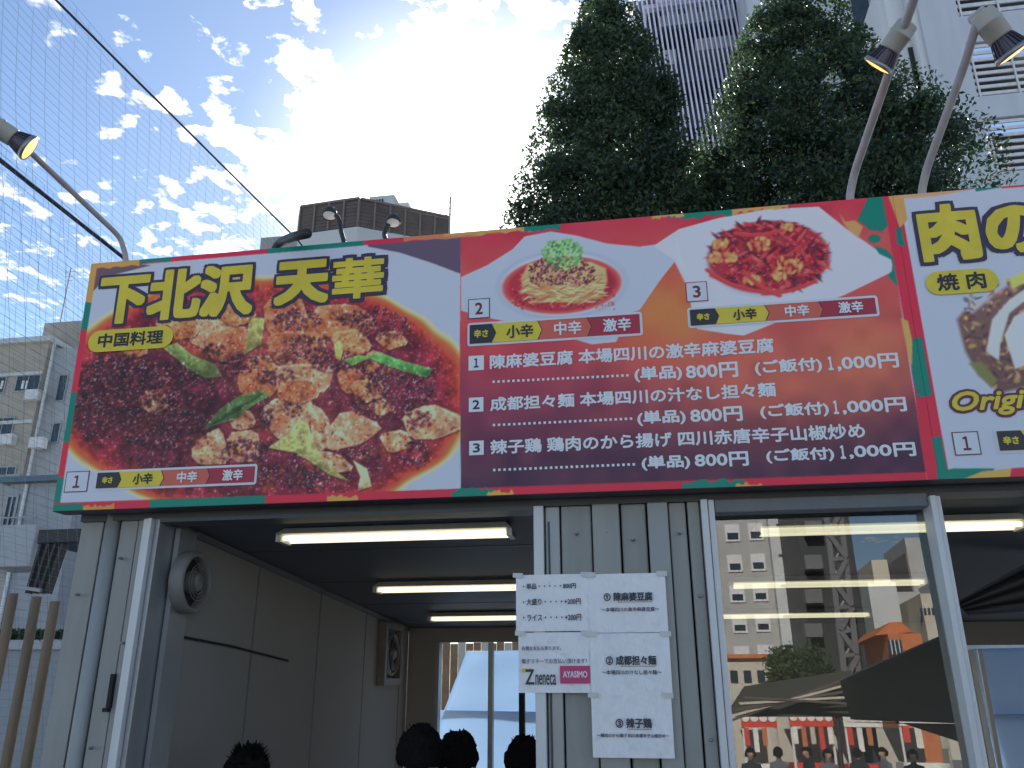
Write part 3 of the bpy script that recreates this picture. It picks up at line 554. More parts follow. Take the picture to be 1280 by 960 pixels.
seg('b', 0, 1, RED, 11); seg('b', 0, .035, TEAL, 9); seg('b', .035, .07, (200, 130, 70), 7, 3); seg('b', .11, .24, TEAL, 11); seg('b', .31, .345, (206, 140, 80), 7, 3); seg('b', .45, .50, TEAL, 10, 3); seg('b', .49, .52, (206, 150, 70), 6, 3); seg('b', .71, .78, TEAL, 10, 3); seg('b', .77, .80, (220, 140, 80), 5, 3)
poly([(1106, 240), (1190, 220), (1260, 640), (1162, 640)], WH)      # second board ground, then the shared border
poly([(1104, 240), (1125, 240), (1186, 606), (1158, 608), (1150, 560), (1136, 440)], RED, 1)
poly([(1110, 240), (1130, 240), (1136, 275), (1126, 286), (1118, 262)], (222, 140, 92), 1.5)
poly([(1121, 285), (1128, 284), (1132, 310), (1122, 305)], TEAL, 1)
poly([(1126, 398), (1135, 402), (1144, 448), (1138, 458), (1130, 420)], (226, 150, 92), 1.5)
poly([(1140, 424), (1152, 422), (1164, 495), (1146, 497), (1139, 466)], TEAL, 1.2)
poly([(1163, 548), (1174, 545), (1182, 590), (1172, 602), (1168, 580)], TEAL, 1.2)
poly([(1168, 590), (1190, 586), (1240, 586), (1244, 606), (1170, 606)], TEAL, 1); poly([(1225, 590), (1270, 585), (1262, 600), (1200, 600)], (222, 150, 90), 1.5); poly([(1262, 586), (1320, 582), (1320, 606), (1258, 606)], RED, 1)
poly([(1117, 236), (1215, 229), (1215, 238), (1170, 246), (1128, 249)], (214, 146, 120), 2); poly([(1216, 228), (1258, 225), (1258, 234), (1222, 240)], TEAL, 1); poly([(1252, 224), (1320, 218), (1320, 231), (1254, 236)], RED, 1)
# second board food photo
w = win(1190, 320, 1300, 490); 
poly([(1196, 400), (1206, 388), (1216, 392), (1240, 372), (1300, 330), (1300, 480), (1250, 492), (1222, 470), (1206, 440)], (104, 80, 86), 5, 1, .3)
for i in range(260): 
    px, py = rn(1200, 1298), rn(350, 488)
    if px > 1203+max(0, py-420)*.6 and px > 1262-(py-330)*1.2: ell(px, py, rn(2, 8), rn(1.5, 5), [(70, 50, 64), (150, 90, 96), (96, 104, 70), (190, 160, 130), (60, 60, 70), (200, 170, 90)][i % 6], rn(-1, 1), .6, .6)
for (pts, c) in (([(1232, 440), (1240, 400), (1262, 375), (1300, 350), (1300, 362), (1262, 392), (1250, 430), (1248, 452)], (196, 200, 220)), ([(1255, 420), (1268, 396), (1300, 380), (1300, 450), (1268, 462)], (206, 210, 226)), ([(1262, 350), (1300, 330), (1300, 345), (1266, 362)], (206, 196, 96)), ([(1210, 455), (1226, 452), (1246, 476), (1238, 486)], (110, 118, 74))): poly(pts, c, 3, .9)
A = np.clip(A, 2, 255)
ALB = s2l(A)/(s2l((154, 169, 194))/np.array([.70, .72, .74])); ALB = np.clip(ALB*.97-.006, .004, .88)
def samplecol(px, py):
    fx = np.clip((px-X0)*SC, 0, CWp-2); fy = np.clip((py-Y0)*SC, 0, CHp-2); i = fx.astype(int); j = fy.astype(int); a = (fx-i)[:, None]; b = (fy-j)[:, None]
    return (ALB[j, i]*(1-a)+ALB[j, i+1]*a)*(1-b)+(ALB[j+1, i]*(1-a)+ALB[j+1, i+1]*a)*b
pmx = bpy.data.materials.new('printed_vinyl'); pmx.use_nodes = True; n = pmx.node_tree.nodes; l = pmx.node_tree.links; b = n['Principled BSDF']; b.inputs['Roughness'].default_value = .4; b.inputs['Specular IOR Level'].default_value = .35
ca = n.new('ShaderNodeVertexColor'); ca.layer_name = 'print'; l.new(ca.outputs[0], b.inputs['Base Color'])
nz = n.new('ShaderNodeTexNoise'); nz.inputs['Scale'].default_value = 1.6; nz.inputs['Detail'].default_value = 2; bu = n.new('ShaderNodeBump'); bu.inputs['Strength'].default_value = .25; bu.inputs['Distance'].default_value = .03; l.new(nz.outputs[0], bu.inputs['Height']); l.new(bu.outputs[0], b.inputs['Normal'])
def sheet(parent, us, vs):
    U_, V_ = np.meshgrid(us, vs); q = np.stack([U_.ravel(), V_.ravel(), np.ones(U_.size)]); p = Hi@q; px, py = p[0]/p[2], p[1]/p[2]
    co = samplecol(px, py); L0 = wloc(parent)
    P = np.array(B0)-np.array(L0)+np.outer(U_.ravel(), [1, 0, 0])+np.outer(V_.ravel(), bup)+np.array(bn)*.004
    nu, nvv = len(us), len(vs); idx = np.arange(nu*nvv).reshape(nvv, nu); F = np.stack([idx[:-1, :-1], idx[:-1, 1:], idx[1:, 1:], idx[1:, :-1]], -1).reshape(-1, 4)
    me = bpy.data.meshes.new('printed_face'); me.vertices.add(len(P)); me.vertices.foreach_set('co', P.ravel()); me.loops.add(F.size); me.loops.foreach_set('vertex_index', F.ravel()); me.polygons.add(len(F)); me.polygons.foreach_set('loop_start', np.arange(len(F))*4); me.update()
    at = me.color_attributes.new('print', 'FLOAT_COLOR', 'POINT'); at.data.foreach_set('color', np.c_[co, np.ones(len(co))].astype(np.float32).ravel()); me.materials.append(pmx); me.validate()
    return link('printed_face', me, parent)
def board_box(u0, u1, parent):
    q = [bp(u0, 0), bp(u1, 0), bp(u1, BH), bp(u0, BH)]; bk = [Vector((p.x, p.y+.085, p.z)) for p in q]; MB().hexa([q[0], q[1], q[2], q[3], bk[0], bk[1], bk[2], bk[3]]).build('frame', MT['signback'], parent)
s1 = empty('menu_signboard', bp(BW/2, 0), 'wide menu signboard with a big bowl of mapo tofu at left and prices at right', 'signboard')
board_box(0, BW-.0003, s1); sheet(s1, np.linspace(.0015, BW-.0005, 960), np.linspace(.0015, BH-.0015, 310))
s2 = empty('menu_signboard', bp(BW*1.5, 0), 'signboard cut off at the right edge, with a grilled meat dish on white', 'signboard')
board_box(BW+.0003, BW*2, s2); sheet(s2, np.r_[np.linspace(BW+.0005, BW+.62, 200), np.linspace(BW+.66, BW*2-.002, 12)], np.linspace(.0015, BH-.0015, 310))
# ---- lettering
FC = bpy.data.curves.new('letters', 'FONT')
def textmesh(body, space=1., shear=0.):
    cu = bpy.data.curves.new('t', 'FONT'); cu.body = body; cu.resolution_u = 3; cu.space_character = space; cu.shear = shear
    o = bpy.data.objects.new('t', cu); COL.objects.link(o); dg = bpy.context.evaluated_depsgraph_get(); dg.update(); me = o.evaluated_get(dg).to_mesh()
    v = np.array([p.co[:2] for p in me.vertices]); f = [tuple(p.vertices) for p in me.polygons]; o.evaluated_get(dg).to_mesh_clear(); bpy.data.objects.remove(o); bpy.data.curves.remove(cu)
    if not len(v): v = np.zeros((0, 2))
    return v, f
def place(name, body, u0, v0, u1, v1, P, m, parent, off, bold=0., rings=8, space=1., shear=0., depth=.00003, square=0.):
    v, f = textmesh(body, space, shear)
    if not len(v): return
    a, b_ = v.min(0), v.max(0); v = (v-a)/(b_-a); v = v*[u1-u0, v1-v0]+[u0, v0]; mb = MB()
    sq = lambda a: (math.cos(a)*bold/max(abs(math.cos(a)), abs(math.sin(a)))**square, math.sin(a)*bold/max(abs(math.cos(a)), abs(math.sin(a)))**square)
    sh = [(0, 0)]+([sq(2*math.pi*k/rings) for k in range(rings)] if bold else [])
    for k, (dx, dy) in enumerate(sh): mb.add([P(x+dx, y+dy, off+k*depth) for x, y in v], f)
    me = bpy.data.meshes.new(name); L0 = wloc(parent); me.from_pydata([Vector(q)-L0 for q in mb.v], [], mb.f); me.materials.append(m); return link(name, me, parent)
def T(parent, body, tl, br, m, off=.006, bold=.0012, name='lettering', **k):
    (ua, va), (ub, vb) = uv(*tl), uv(*br); return place(name, body, ua, vb, ub, va, bp, m, parent, off, bold, **k)
def quadp(name, pts, m, parent, off):
    mb = MB(); mb.add([bp(u, v, off) for u, v in pts], [tuple(range(len(pts)))]); me = bpy.data.meshes.new(name); L0 = wloc(parent); me.from_pydata([Vector(q)-L0 for q in mb.v], [], mb.f); me.materials.append(m); return link(name, me, parent)
def rrect(u0, v0, u1, v1, r, n_=6):
    o = []
    for cx, cy, a0 in ((u1-r, v1-r, 0), (u0+r, v1-r, 90), (u0+r, v0+r, 180), (u1-r, v0+r, 270)):
        for k in range(n_+1): a = math.radians(a0+90*k/n_); o.append((cx+r*math.cos(a), cy+r*math.sin(a)))
    return o
def title(parent, body, tl, br, b=.012, ol=.026, **k):
    k.setdefault('square', .8)
    T(parent, body, tl, br, MT['navy'], .006, bold=ol, name='lettering_outline', rings=16, depth=.00004, **k); T(parent, body, tl, br, MT['yellow'], .0085, bold=b, name='lettering', rings=16, **k)
title(s1, '下北沢', (132, 347), (313, 391)); title(s1, '天', (350, 332), (408, 376)); title(s1, '華', (420, 327), (478, 370), b=.0075)
def pill(parent, tl, br, body, ttl, tbr, **k):
    (ua, va), (ub, vb) = uv(*tl), uv(*br); quadp('tag_panel', rrect(ua, vb, ub, va, (va-vb)/2-.001), MT['yellow'], parent, .0095); T(parent, body, ttl, tbr, MT['blackp'], .0105, bold=.0022, **k)
pill(s1, (114, 415), (216, 435), '中国料理', (126, 419), (204, 430))
def numbox(parent, tl, br, ch, m=None):
    (ua, va), (ub, vb) = uv(*tl), uv(*br); quadp('number_frame', [(ua, vb), (ub, vb), (ub, va), (ua, va)], m or MT['crim'], parent, .006); e = .004
    quadp('number_field', [(ua+e, vb+e), (ub-e, vb+e), (ub-e, va-e), (ua+e, va-e)], MT['white'], parent, .0066)
    du, dv = (ub-ua), (va-vb); w_ = .24 if ch == '1' else .29
    place('lettering', '１' if ch == '1' else ch, ua+du*(.5-w_*.55), vb+dv*.22, ua+du*(.5+w_*.55), va-dv*.22, bp, MT['maroon'], parent, .0072, .0018)
numbox(s1, (84, 590), (109, 615), '1', MT['maroon']); numbox(s1, (586, 375), (613, 398), '2', MT['navy']); numbox(s1, (857, 354), (886, 377), '3'); numbox(s2, (1187, 541), (1225, 569), '1', MT['maroon'])
def heat(parent, tl, br, ext=None):
    (ua, va), (ub, vb) = uv(*tl), uv(*br)
    if ext: ub = ua+ext
    quadp('bar_panel', rrect(ua, vb, ub, va, .012), MT['white'], parent, .0062); e = .010; ua += e; ub -= e; va -= e; vb += e; W_ = ub-ua; c = (va-vb)*.22; vm = (va+vb)/2
    cuts = [0, .155, .43, .72, 1.]; ms_ = ['blackp', 'yellow', 'orangep', 'crim']
    for k in (3, 2, 1, 0):
        x0 = ua; x1 = ua+cuts[k+1]*W_; pts = [(x0, vb), (x1-c, vb), (x1, vm), (x1-c, va), (x0, va)] if k < 3 else [(x0, vb), (x1, vb), (x1, va), (x0, va)]
        if k < 3: quadp('bar_outline', [(a+.004*(i in (1, 2, 3)), b_) for i, (a, b_) in enumerate(pts)], MT['blackp'], parent, .0068+.0008*(3-k))
        quadp('bar_segment', pts, MT[ms_[k]], parent, .0072+.0008*(3-k))
    hh = va-vb
    for k, (s_, m_) in enumerate((('辛さ', 'yellow'), ('小辛', 'blackp'), ('中辛', 'textw'), ('激辛', 'textw'))):
        a0 = ua+cuts[k]*W_; a1 = ua+cuts[k+1]*W_; mid = (a0+a1)/2+(c*.35 if k else -c*.3); tw = (hh*.70 if k == 0 else hh*1.32); th = hh*(.20 if k == 0 else .33)
        place('lettering', s_, mid-tw/2, vm-th, mid+tw/2, vm+th, bp, MT[m_], parent, .0112, .0016)
heat(s1, (121, 589), (320, 606)); heat(s1, (585, 405), (804, 420)); heat(s1, (859, 386), (1100, 396)); heat(s2, (1239, 537), (1290, 566), ext=.62)
gaps = ((857, 852, 1034, 1027), (862, 856, 1040, 1035), (867, 861, 1048, 1041))
for k, (by, tx, tl, br, d0, d1, ptl, pbr, gtl, gbr) in enumerate((
    ((586, 446, 605, 463), '陳麻婆豆腐 本場四川の激辛麻婆豆腐', (613, 445), (967, 441), (617, 478), (784, 470), (793, 460), (922, 471), (943, 452), (1123, 459)),
    ((586, 498, 604, 515), '成都担々麺 本場四川の汁なし担々麺', (613, 498), (969, 496), (617, 532), (788, 524), (796, 515), (927, 526), (949, 508), (1132, 518)),
    ((586, 552, 604, 569), '辣子鶏 鶏肉のから揚げ 四川赤唐辛子山椒炒め', (613, 551), (1080, 548), (617, 588), (791, 581), (801, 571), (934, 585), (956, 566), (1143, 578)))):
    (ua, va), (ub, vb) = uv(by[0], by[1]), uv(by[2], by[3]); quadp('number_field', [(ua, vb), (ub, vb), (ub, va), (ua, va)], MT['textw'], s1, .006); du = ub-ua; dv = va-vb
    w_ = .14 if k == 0 else .22; place('lettering', '１' if k == 0 else str(k+1), ua+du*(.5-w_), vb+dv*.2, ua+du*(.5+w_), va-dv*.2, bp, MT['navy'], s1, .0066, .0016)
    T(s1, tx, tl, br, MT['textw'], bold=.0019); 
    for body_, xa_, xb_ in zip(('(単品)', '800円', '(ご飯付)', '１', ',000円'), (ptl[0], gaps[k][0], gtl[0], gaps[k][2], gaps[k][2]+11), (gaps[k][1], pbr[0], gaps[k][3], gaps[k][2]+7, gbr[0])):
        yt = lambda x: ptl[1]-.055*(x-ptl[0]); T(s1, body_, (xa_, yt(xa_)+.5), (xb_, yt(xb_)+(16.5 if body_ == '１' else 18.5)), MT['textw'], bold=.0022)
    mb = MB()
    for t in range(28):
        u_, v_ = uv(d0[0]+(d1[0]-d0[0])*t/27, d0[1]+(d1[1]-d0[1])*t/27); mb.add([bp(u_+dx*.005, v_+dy*.005, .006) for dx, dy in ((-1, -1), (1, -1), (1, 1), (-1, 1))], [(0, 1, 2, 3)])
    mb.build('dotted_leader', MT['textw'], s1)
title(s2, '肉の', (1148, 262), (1312, 315), .011, .026); pill(s2, (1155, 342), (1250, 365), '焼 肉', (1170, 345), (1233, 361))
T(s2, 'Original', (1187, 492), (1335, 515), MT['maroon'], .006, bold=.013, rings=14, shear=.3, name='lettering_outline'); T(s2, 'Original', (1187, 492), (1335, 515), MT['yellow'], .0085, bold=.003, shear=.3)
# ------------------------------------------------------------------ paper notices
def sheet_of_paper(px0, py0, w_, h_, label, lines, off=0., tilt=0.):
    P = atY(px0, py0, -.03); x0, z1 = P[0], P[2]; t = empty('paper_notice', (x0+w_/2, -.03-off, z1-h_), label, 'notice', 'paper notices taped between the booth openings')
    nx, nz = 44, 32; mb = MB(); r = random.Random(int(px0+py0)); vs = []; ph = r.random()*6
    from mathutils import noise as mn
    def yy(u, v):
        a = mn.noise(Vector((u*5+ph, v*2.2, ph))); b_ = abs(mn.noise(Vector((u*11-v*4, v*5+u*3, ph+3)))); c_ = abs(mn.noise(Vector((u*7+v*9, u*2-v*3, ph+7))))
        return -.0325-off-.0015*a+.0035*b_+.0030*c_
    for j in range(nz+1):
        for i in range(nx+1): u, v = i/nx, j/nz; vs.append((x0+u*w_, max(-.0368-off, yy(u, v)), z1-h_+v*h_-tilt*u*w_))
    mb.add(vs, [(j*(nx+1)+i, j*(nx+1)+i+1, (j+1)*(nx+1)+i+1, (j+1)*(nx+1)+i) for j in range(nz) for i in range(nx)])
    o = mb.build('paper', MT['paper'], t, smooth=True)
    for (s_, u0, v0, u1, v1, m_, bd) in lines:
        def PP(a, b_, o_): return Vector((x0+a, -.0375-off-o_, z1-h_+b_-tilt*a))
        if s_ is None: q = MB(); q.add([PP(u0*w_, v0*h_, 0), PP(u1*w_, v0*h_, 0), PP(u1*w_, v1*h_, 0), PP(u0*w_, v1*h_, 0)], [(0, 1, 2, 3)]); q.build('printed_block', MT[m_], t)
        else: place('lettering', s_, u0*w_, v0*h_, u1*w_, v1*h_, PP, MT[m_], t, .0005, bd)
    for u, v in ((.03, .99), (.96, .985)):
        q = MB(); zc_ = z1-h_+v*h_-tilt*u*w_; q.hexa([(x0+u*w_-.02, -.0374-off, zc_-.008), (x0+u*w_+.02, -.0374-off, zc_-.010), (x0+u*w_+.02, -.0374-off, zc_+.008), (x0+u*w_-.02, -.0374-off, zc_+.010)]+[(x0+u*w_+a_, -.0371-off, zc_+b_) for a_, b_ in ((-.02, -.008), (.02, -.010), (.02, .008), (-.02, .010))]); q.build('tape', MT['tape'], t)
    return t
A4 = (.297, .21)
sheet_of_paper(645, 719, .285, .212, 'white notice with three prices, at the upper left of the five taped papers', [('・単品・・・・・800円', .10, .74, .82, .84, 'ink', .0005), ('・大盛り・・・・+200円', .10, .46, .88, .57, 'ink', .0005), ('・ライス・・・・+200円', .10, .18, .88, .29, 'ink', .0005)])
sheet_of_paper(648, 791, .272, .215, 'white notice with a green and yellow Z logo and a pink block, lower left paper', [('各種お支払も承ります。', .05, .70, .60, .77, 'ink2', .0003), ('電子マネーでお支払い頂けます！', .05, .48, .95, .56, 'ink2', .0003), (None, .05, .34, .20, .40, 'yellow', 0), ('Z', .10, .14, .22, .38, 'ink', .001), ('neneca', .24, .13, .52, .30, 'ink', .0005), (None, .58, .15, .99, .44, 'pink', 0), ('AYASIMO', .62, .25, .95, .35, 'textw', .0006)], off=.001)
sheet_of_paper(735, 718, .292, .217, 'white notice for the numbered first dish, topmost of the right column of papers', [('① 陳麻婆豆腐', .20, .53, .82, .67, 'ink', .0012), (None, .38, .505, .82, .512, 'ink', 0), ('〜本場四川の激辛麻婆豆腐〜', .16, .35, .90, .42, 'ink', .0003)], off=.003)
sheet_of_paper(737, 792, .294, .225, 'white notice for the numbered second dish, middle of the right column of papers', [('② 成都担々麺', .20, .50, .82, .64, 'ink', .0012), (None, .38, .475, .82, .482, 'ink', 0), ('〜本場四川の汁なし担々麺〜', .14, .35, .88, .42, 'ink', .0003)], off=.006)
sheet_of_paper(739, 868, .289, .212, 'white notice for the numbered third dish, lowest of the right column of papers', [('③ 辣子鶏', .30, .47, .74, .62, 'ink', .0012), (None, .44, .445, .74, .452, 'ink', 0), ('〜鶏肉のから揚げ 四川赤唐辛子山椒炒め〜', .06, .32, .95, .38, 'ink', .0003)], off=.009)
# ------------------------------------------------------------------ spotlights on the sign
def lamp(base_px, path, head_a, head_b, label, dome=False, vis=None, r_arm=.014, L_=.26, dark=False, name='spotlight', on=True, Yb=-.10):
    base = atY(*base_px, Yb); t = empty(name, base, label, 'spotlight', 'spotlights on arms above the signboards')
    pts = [base-np.array([0, 0, .08])]+[base]+[atY(x, y, Y) for x, y, Y in path]
    # round the bends
    P = [Vector(p) for p in pts]; out = [P[0]]
    for i in range(1, len(P)-1):
        a = P[i]+(P[i-1]-P[i])*min(.3, .05/max(.05, (P[i-1]-P[i]).length)); b_ = P[i]+(P[i+1]-P[i])*min(.3, .05/max(.05, (P[i+1]-P[i]).length))
        for k in range(5): s_ = k/4; out.append(a*(1-s_)**2+P[i]*2*s_*(1-s_)+b_*s_*s_)
    out.append(P[-1]); MB().tube(out, r_arm, 12).build('arm', MT['armd' if dark else 'arm'], t, smooth=True)
    if head_a is None: return t
    if dome:
        a = Vector(atY(*head_a)); d = Vector((.05, -.22, -1)).normalized()
        MB().lathe(a, d, [(-.012, 0), (-.012, .016), (0, .022), (.012, .031), (.034, .036), (.042, .034), (.040, .031)], 24).build('housing', MT['armd'], t, smooth=True)
        MB().lathe(a, d, [(.038, .032), (.041, .018), (.042, 0)], 24).build('lens', MT['lensw'], t, smooth=True); return t
    a = Vector(atY(*head_a))
    if vis is not None:               # turn the head until its lens shows as a slim ellipse
        lo, hi = head_a[2]-.25, head_a[2]+.25
        for _ in range(40):
            y_ = (lo+hi)/2; q = Vector(atY(head_b[0], head_b[1], y_)); sn = (q-a).normalized().dot((q-Vector(CAM)).normalized())
            if sn < -vis: lo = y_
            else: hi = y_
        head_b = (head_b[0], head_b[1], y_)
    b_ = Vector(atY(*head_b)); d = (b_-a).normalized(); LL = (b_-a).length; k = LL/.27
    hb = 'armd' if dark else 'lampb'
    MB().lathe(a, d, [(0, .0), (0, .052*k), (.012*k, .060*k), (.062*k, .062*k), (.065*k, .067*k), (.073*k, .067*k), (.076*k, .063*k), (.155*k, .061*k), (.165*k, .055*k), (.165*k, .0)], 28).build('housing', MT[hb], t, smooth=True)
    core = MB().lathe(a, d, [(.16*k, .046*k), (.235*k, .070*k), (.25*k, .075*k), (.25*k, 0)], 28); core.build('reflector', MT['fin'], t, smooth=True)
    q = Vector((0, 0, 1)) if abs(d.z) < .9 else Vector((0, 1, 0)); u = d.cross(q).normalized(); v = d.cross(u)
    fm = MB()
    for i in range(20):
        an = 2*math.pi*i/20; e = u*math.cos(an)+v*math.sin(an); s_ = (u*-math.sin(an)+v*math.cos(an))*.0022*k
        p = [a+d*.165*k+e*.044*k, a+d*.245*k+e*.068*k, a+d*.245*k+e*.083*k, a+d*.168*k+e*.058*k]; fm.hexa([x-s_ for x in p]+[x+s_ for x in p])
    o = fm.build('cooling_fin', MT['fin'], t); o['kind'] = 'stuff'
    MB().lathe(a, d, [(.243*k, .076*k), (.243*k, .085*k), (.262*k, .089*k), (.27*k, .086*k), (.268*k, .078*k)], 32).build('rim', MT['ring'], t, smooth=True)
    MB().lathe(a, d, [(.266*k, .079*k), (.272*k, .050*k), (.274*k, .0)], 32).build('lens', MT['lens' if on else 'lensw'], t, smooth=True)
    kn = Vector(pts[-1]); MB().lathe(kn-d*.01, u, [(-.03, 0), (-.03, .018), (.03, .018), (.03, 0)], 12).build('knuckle', MT['arm'], t)
    return t
lamp((158, 322), [(150, 296, -.13), (48, 200, -.62), (0, 152, -.84), (-22, 142, -.86)], (-14, 152, -.84), (38, 186, -.80), 'lit spotlight at the far left on a long brown arm over the sign corner', r_arm=.0125, vis=.28)
lamp((1062, 246), [(1068, 216, -.14), (1108, 100, -.50), (1146, -12, -.84), (1150, -20, -.86)], (1136, 28, -.70), (1096, 84, -.66), 'pale spotlight pointing down left before the white tower, left of the right pair', r_arm=.0165, vis=.08)
lamp((1152, 240), [(1158, 212, -.14), (1206, 80, -.46), (1220, 32, -.58), (1224, 22, -.58)], (1226, 16, -.60), (1268, 68, -.56), 'pale spotlight tilted down right at the right edge of the photo', r_arm=.0165, vis=.06)
lamp((345, 310), [(352, 302, -.12), (366, 296, -.25), (384, 292, -.42)], None, None, 'short black curved lamp arm over the sign, seen end on without its lamp', dark=True, r_arm=.021, name='lamp_arm')
lamp((430, 302), [(426, 288, -.06), (424, 274, -.05), (414, 262, -.05)], (413, 262, -.05), (414, 273, -.12), 'small black round spotlight left of the pair before the brown rooftop screen', dark=True, r_arm=.011, on=False, dome=True)
lamp((482, 299), [(480, 294, -.06), (483, 284, -.05), (492, 272, -.05)], (492, 271, -.05), (492, 281, -.12), 'small black round spotlight right of the pair before the brown rooftop screen', dark=True, r_arm=.011, on=False, dome=True)
# ------------------------------------------------------------------ safety nets and ropes
def net(X, y0, y1, ztop, zbot, cell, r, m, name, label, sag=0.):
    vs = []; fs = []
    def strand(P_):
        b0 = len(vs)
        for c in P_:
            for k in range(3): a = 2.094*k; vs.append((c[0]+r*math.cos(a), c[1]+r*math.sin(a)*.7, c[2]+r*math.sin(a)*.7))
        for q in range(len(P_)-1):
            for k in range(3): fs.append((b0+3*q+k, b0+3*q+(k+1) % 3, b0+3*q+3+(k+1) % 3, b0+3*q+3+k))
    Hh = ztop-zbot; Ly = y1-y0
    def at_(y, z): return (X+.10*math.sin(y*.55+z*.4)+.03*math.sin(y*2.1-z), y+.04*math.sin(z*1.3+y*.7), z+.03*math.sin(y*1.7+z*.5)*min(1, (ztop-z)*2))
    for i in range(int(Ly/cell[0])+1): y = y0+i*cell[0]; strand([at_(y+.25*(ztop-z), z) for z in np.linspace(zbot, ztop, 12)])
    for i in range(int(Hh/cell[1])+1): z = ztop-i*cell[1]; strand([at_(y, z) for y in np.linspace(y0, y1, 30)])
    me = bpy.data.meshes.new(name); me.from_pydata(vs, [], fs); me.materials.append(m); o = link(name, me); tag(o, label, 'net', kind='stuff'); return o
XA, XB = -3.0, -1.2
ra0 = atX(70, 0, XA); ra1 = atX(372, 300, XA); rb0 = atX(0, 200, XB); rb1 = atX(158, 325, XB)
zA = (ra0[2]+ra1[2])/2; zB = rb0[2]
print('ropes', ra0, ra1, rb0, rb1)
net(XA, -2.5, 22, zA, .2, (.21, .085), .0016, MT['net'], 'safety_net', 'large far safety net hanging from the thin rope against the sky')
net(XB, -.5, 12, zB, .1, (.09, .045), .0010, MT['netp'], 'safety_net', 'finer near safety net hanging below the thick rope at the left edge')
m = MB(); m.tube([(XA, -8, zA-.1)]+[(XA, ra0[1]+(ra1[1]-ra0[1])*t, ra0[2]+(ra1[2]-ra0[2])*t) for t in (0, .5, 1)]+[(XA, 30, ra1[2]-.1)], .014, 6); tag(m.build('net_rope', MT['rope']), 'thin dark rope holding the top of the far net, crossing the sky diagonally', 'rope')
m = MB(); m.tube([(XB, -4, rb0[2])]+[tuple(rb0), tuple(rb1)]+[(XB, 13, rb1[2])], .014, 6); tag(m.build('net_rope', MT['rope']), 'thick dark rope meeting the left lamp arm at the sign corner', 'rope')
for y_ in (-2.5, 13., 26.):
    pass
def post_(x, y, z, label):
    t = empty('net_post', (x, y, 0), label, 'post'); MB().tube([(x, y, 0), (x, y, z)], .05, 12).build('pole', MT['alud'], t, smooth=True); MB().lathe((x, y, z), (0, 0, 1), [(0, .055), (.04, .05), (.06, 0)], 12).build('cap', MT['alud'], t)
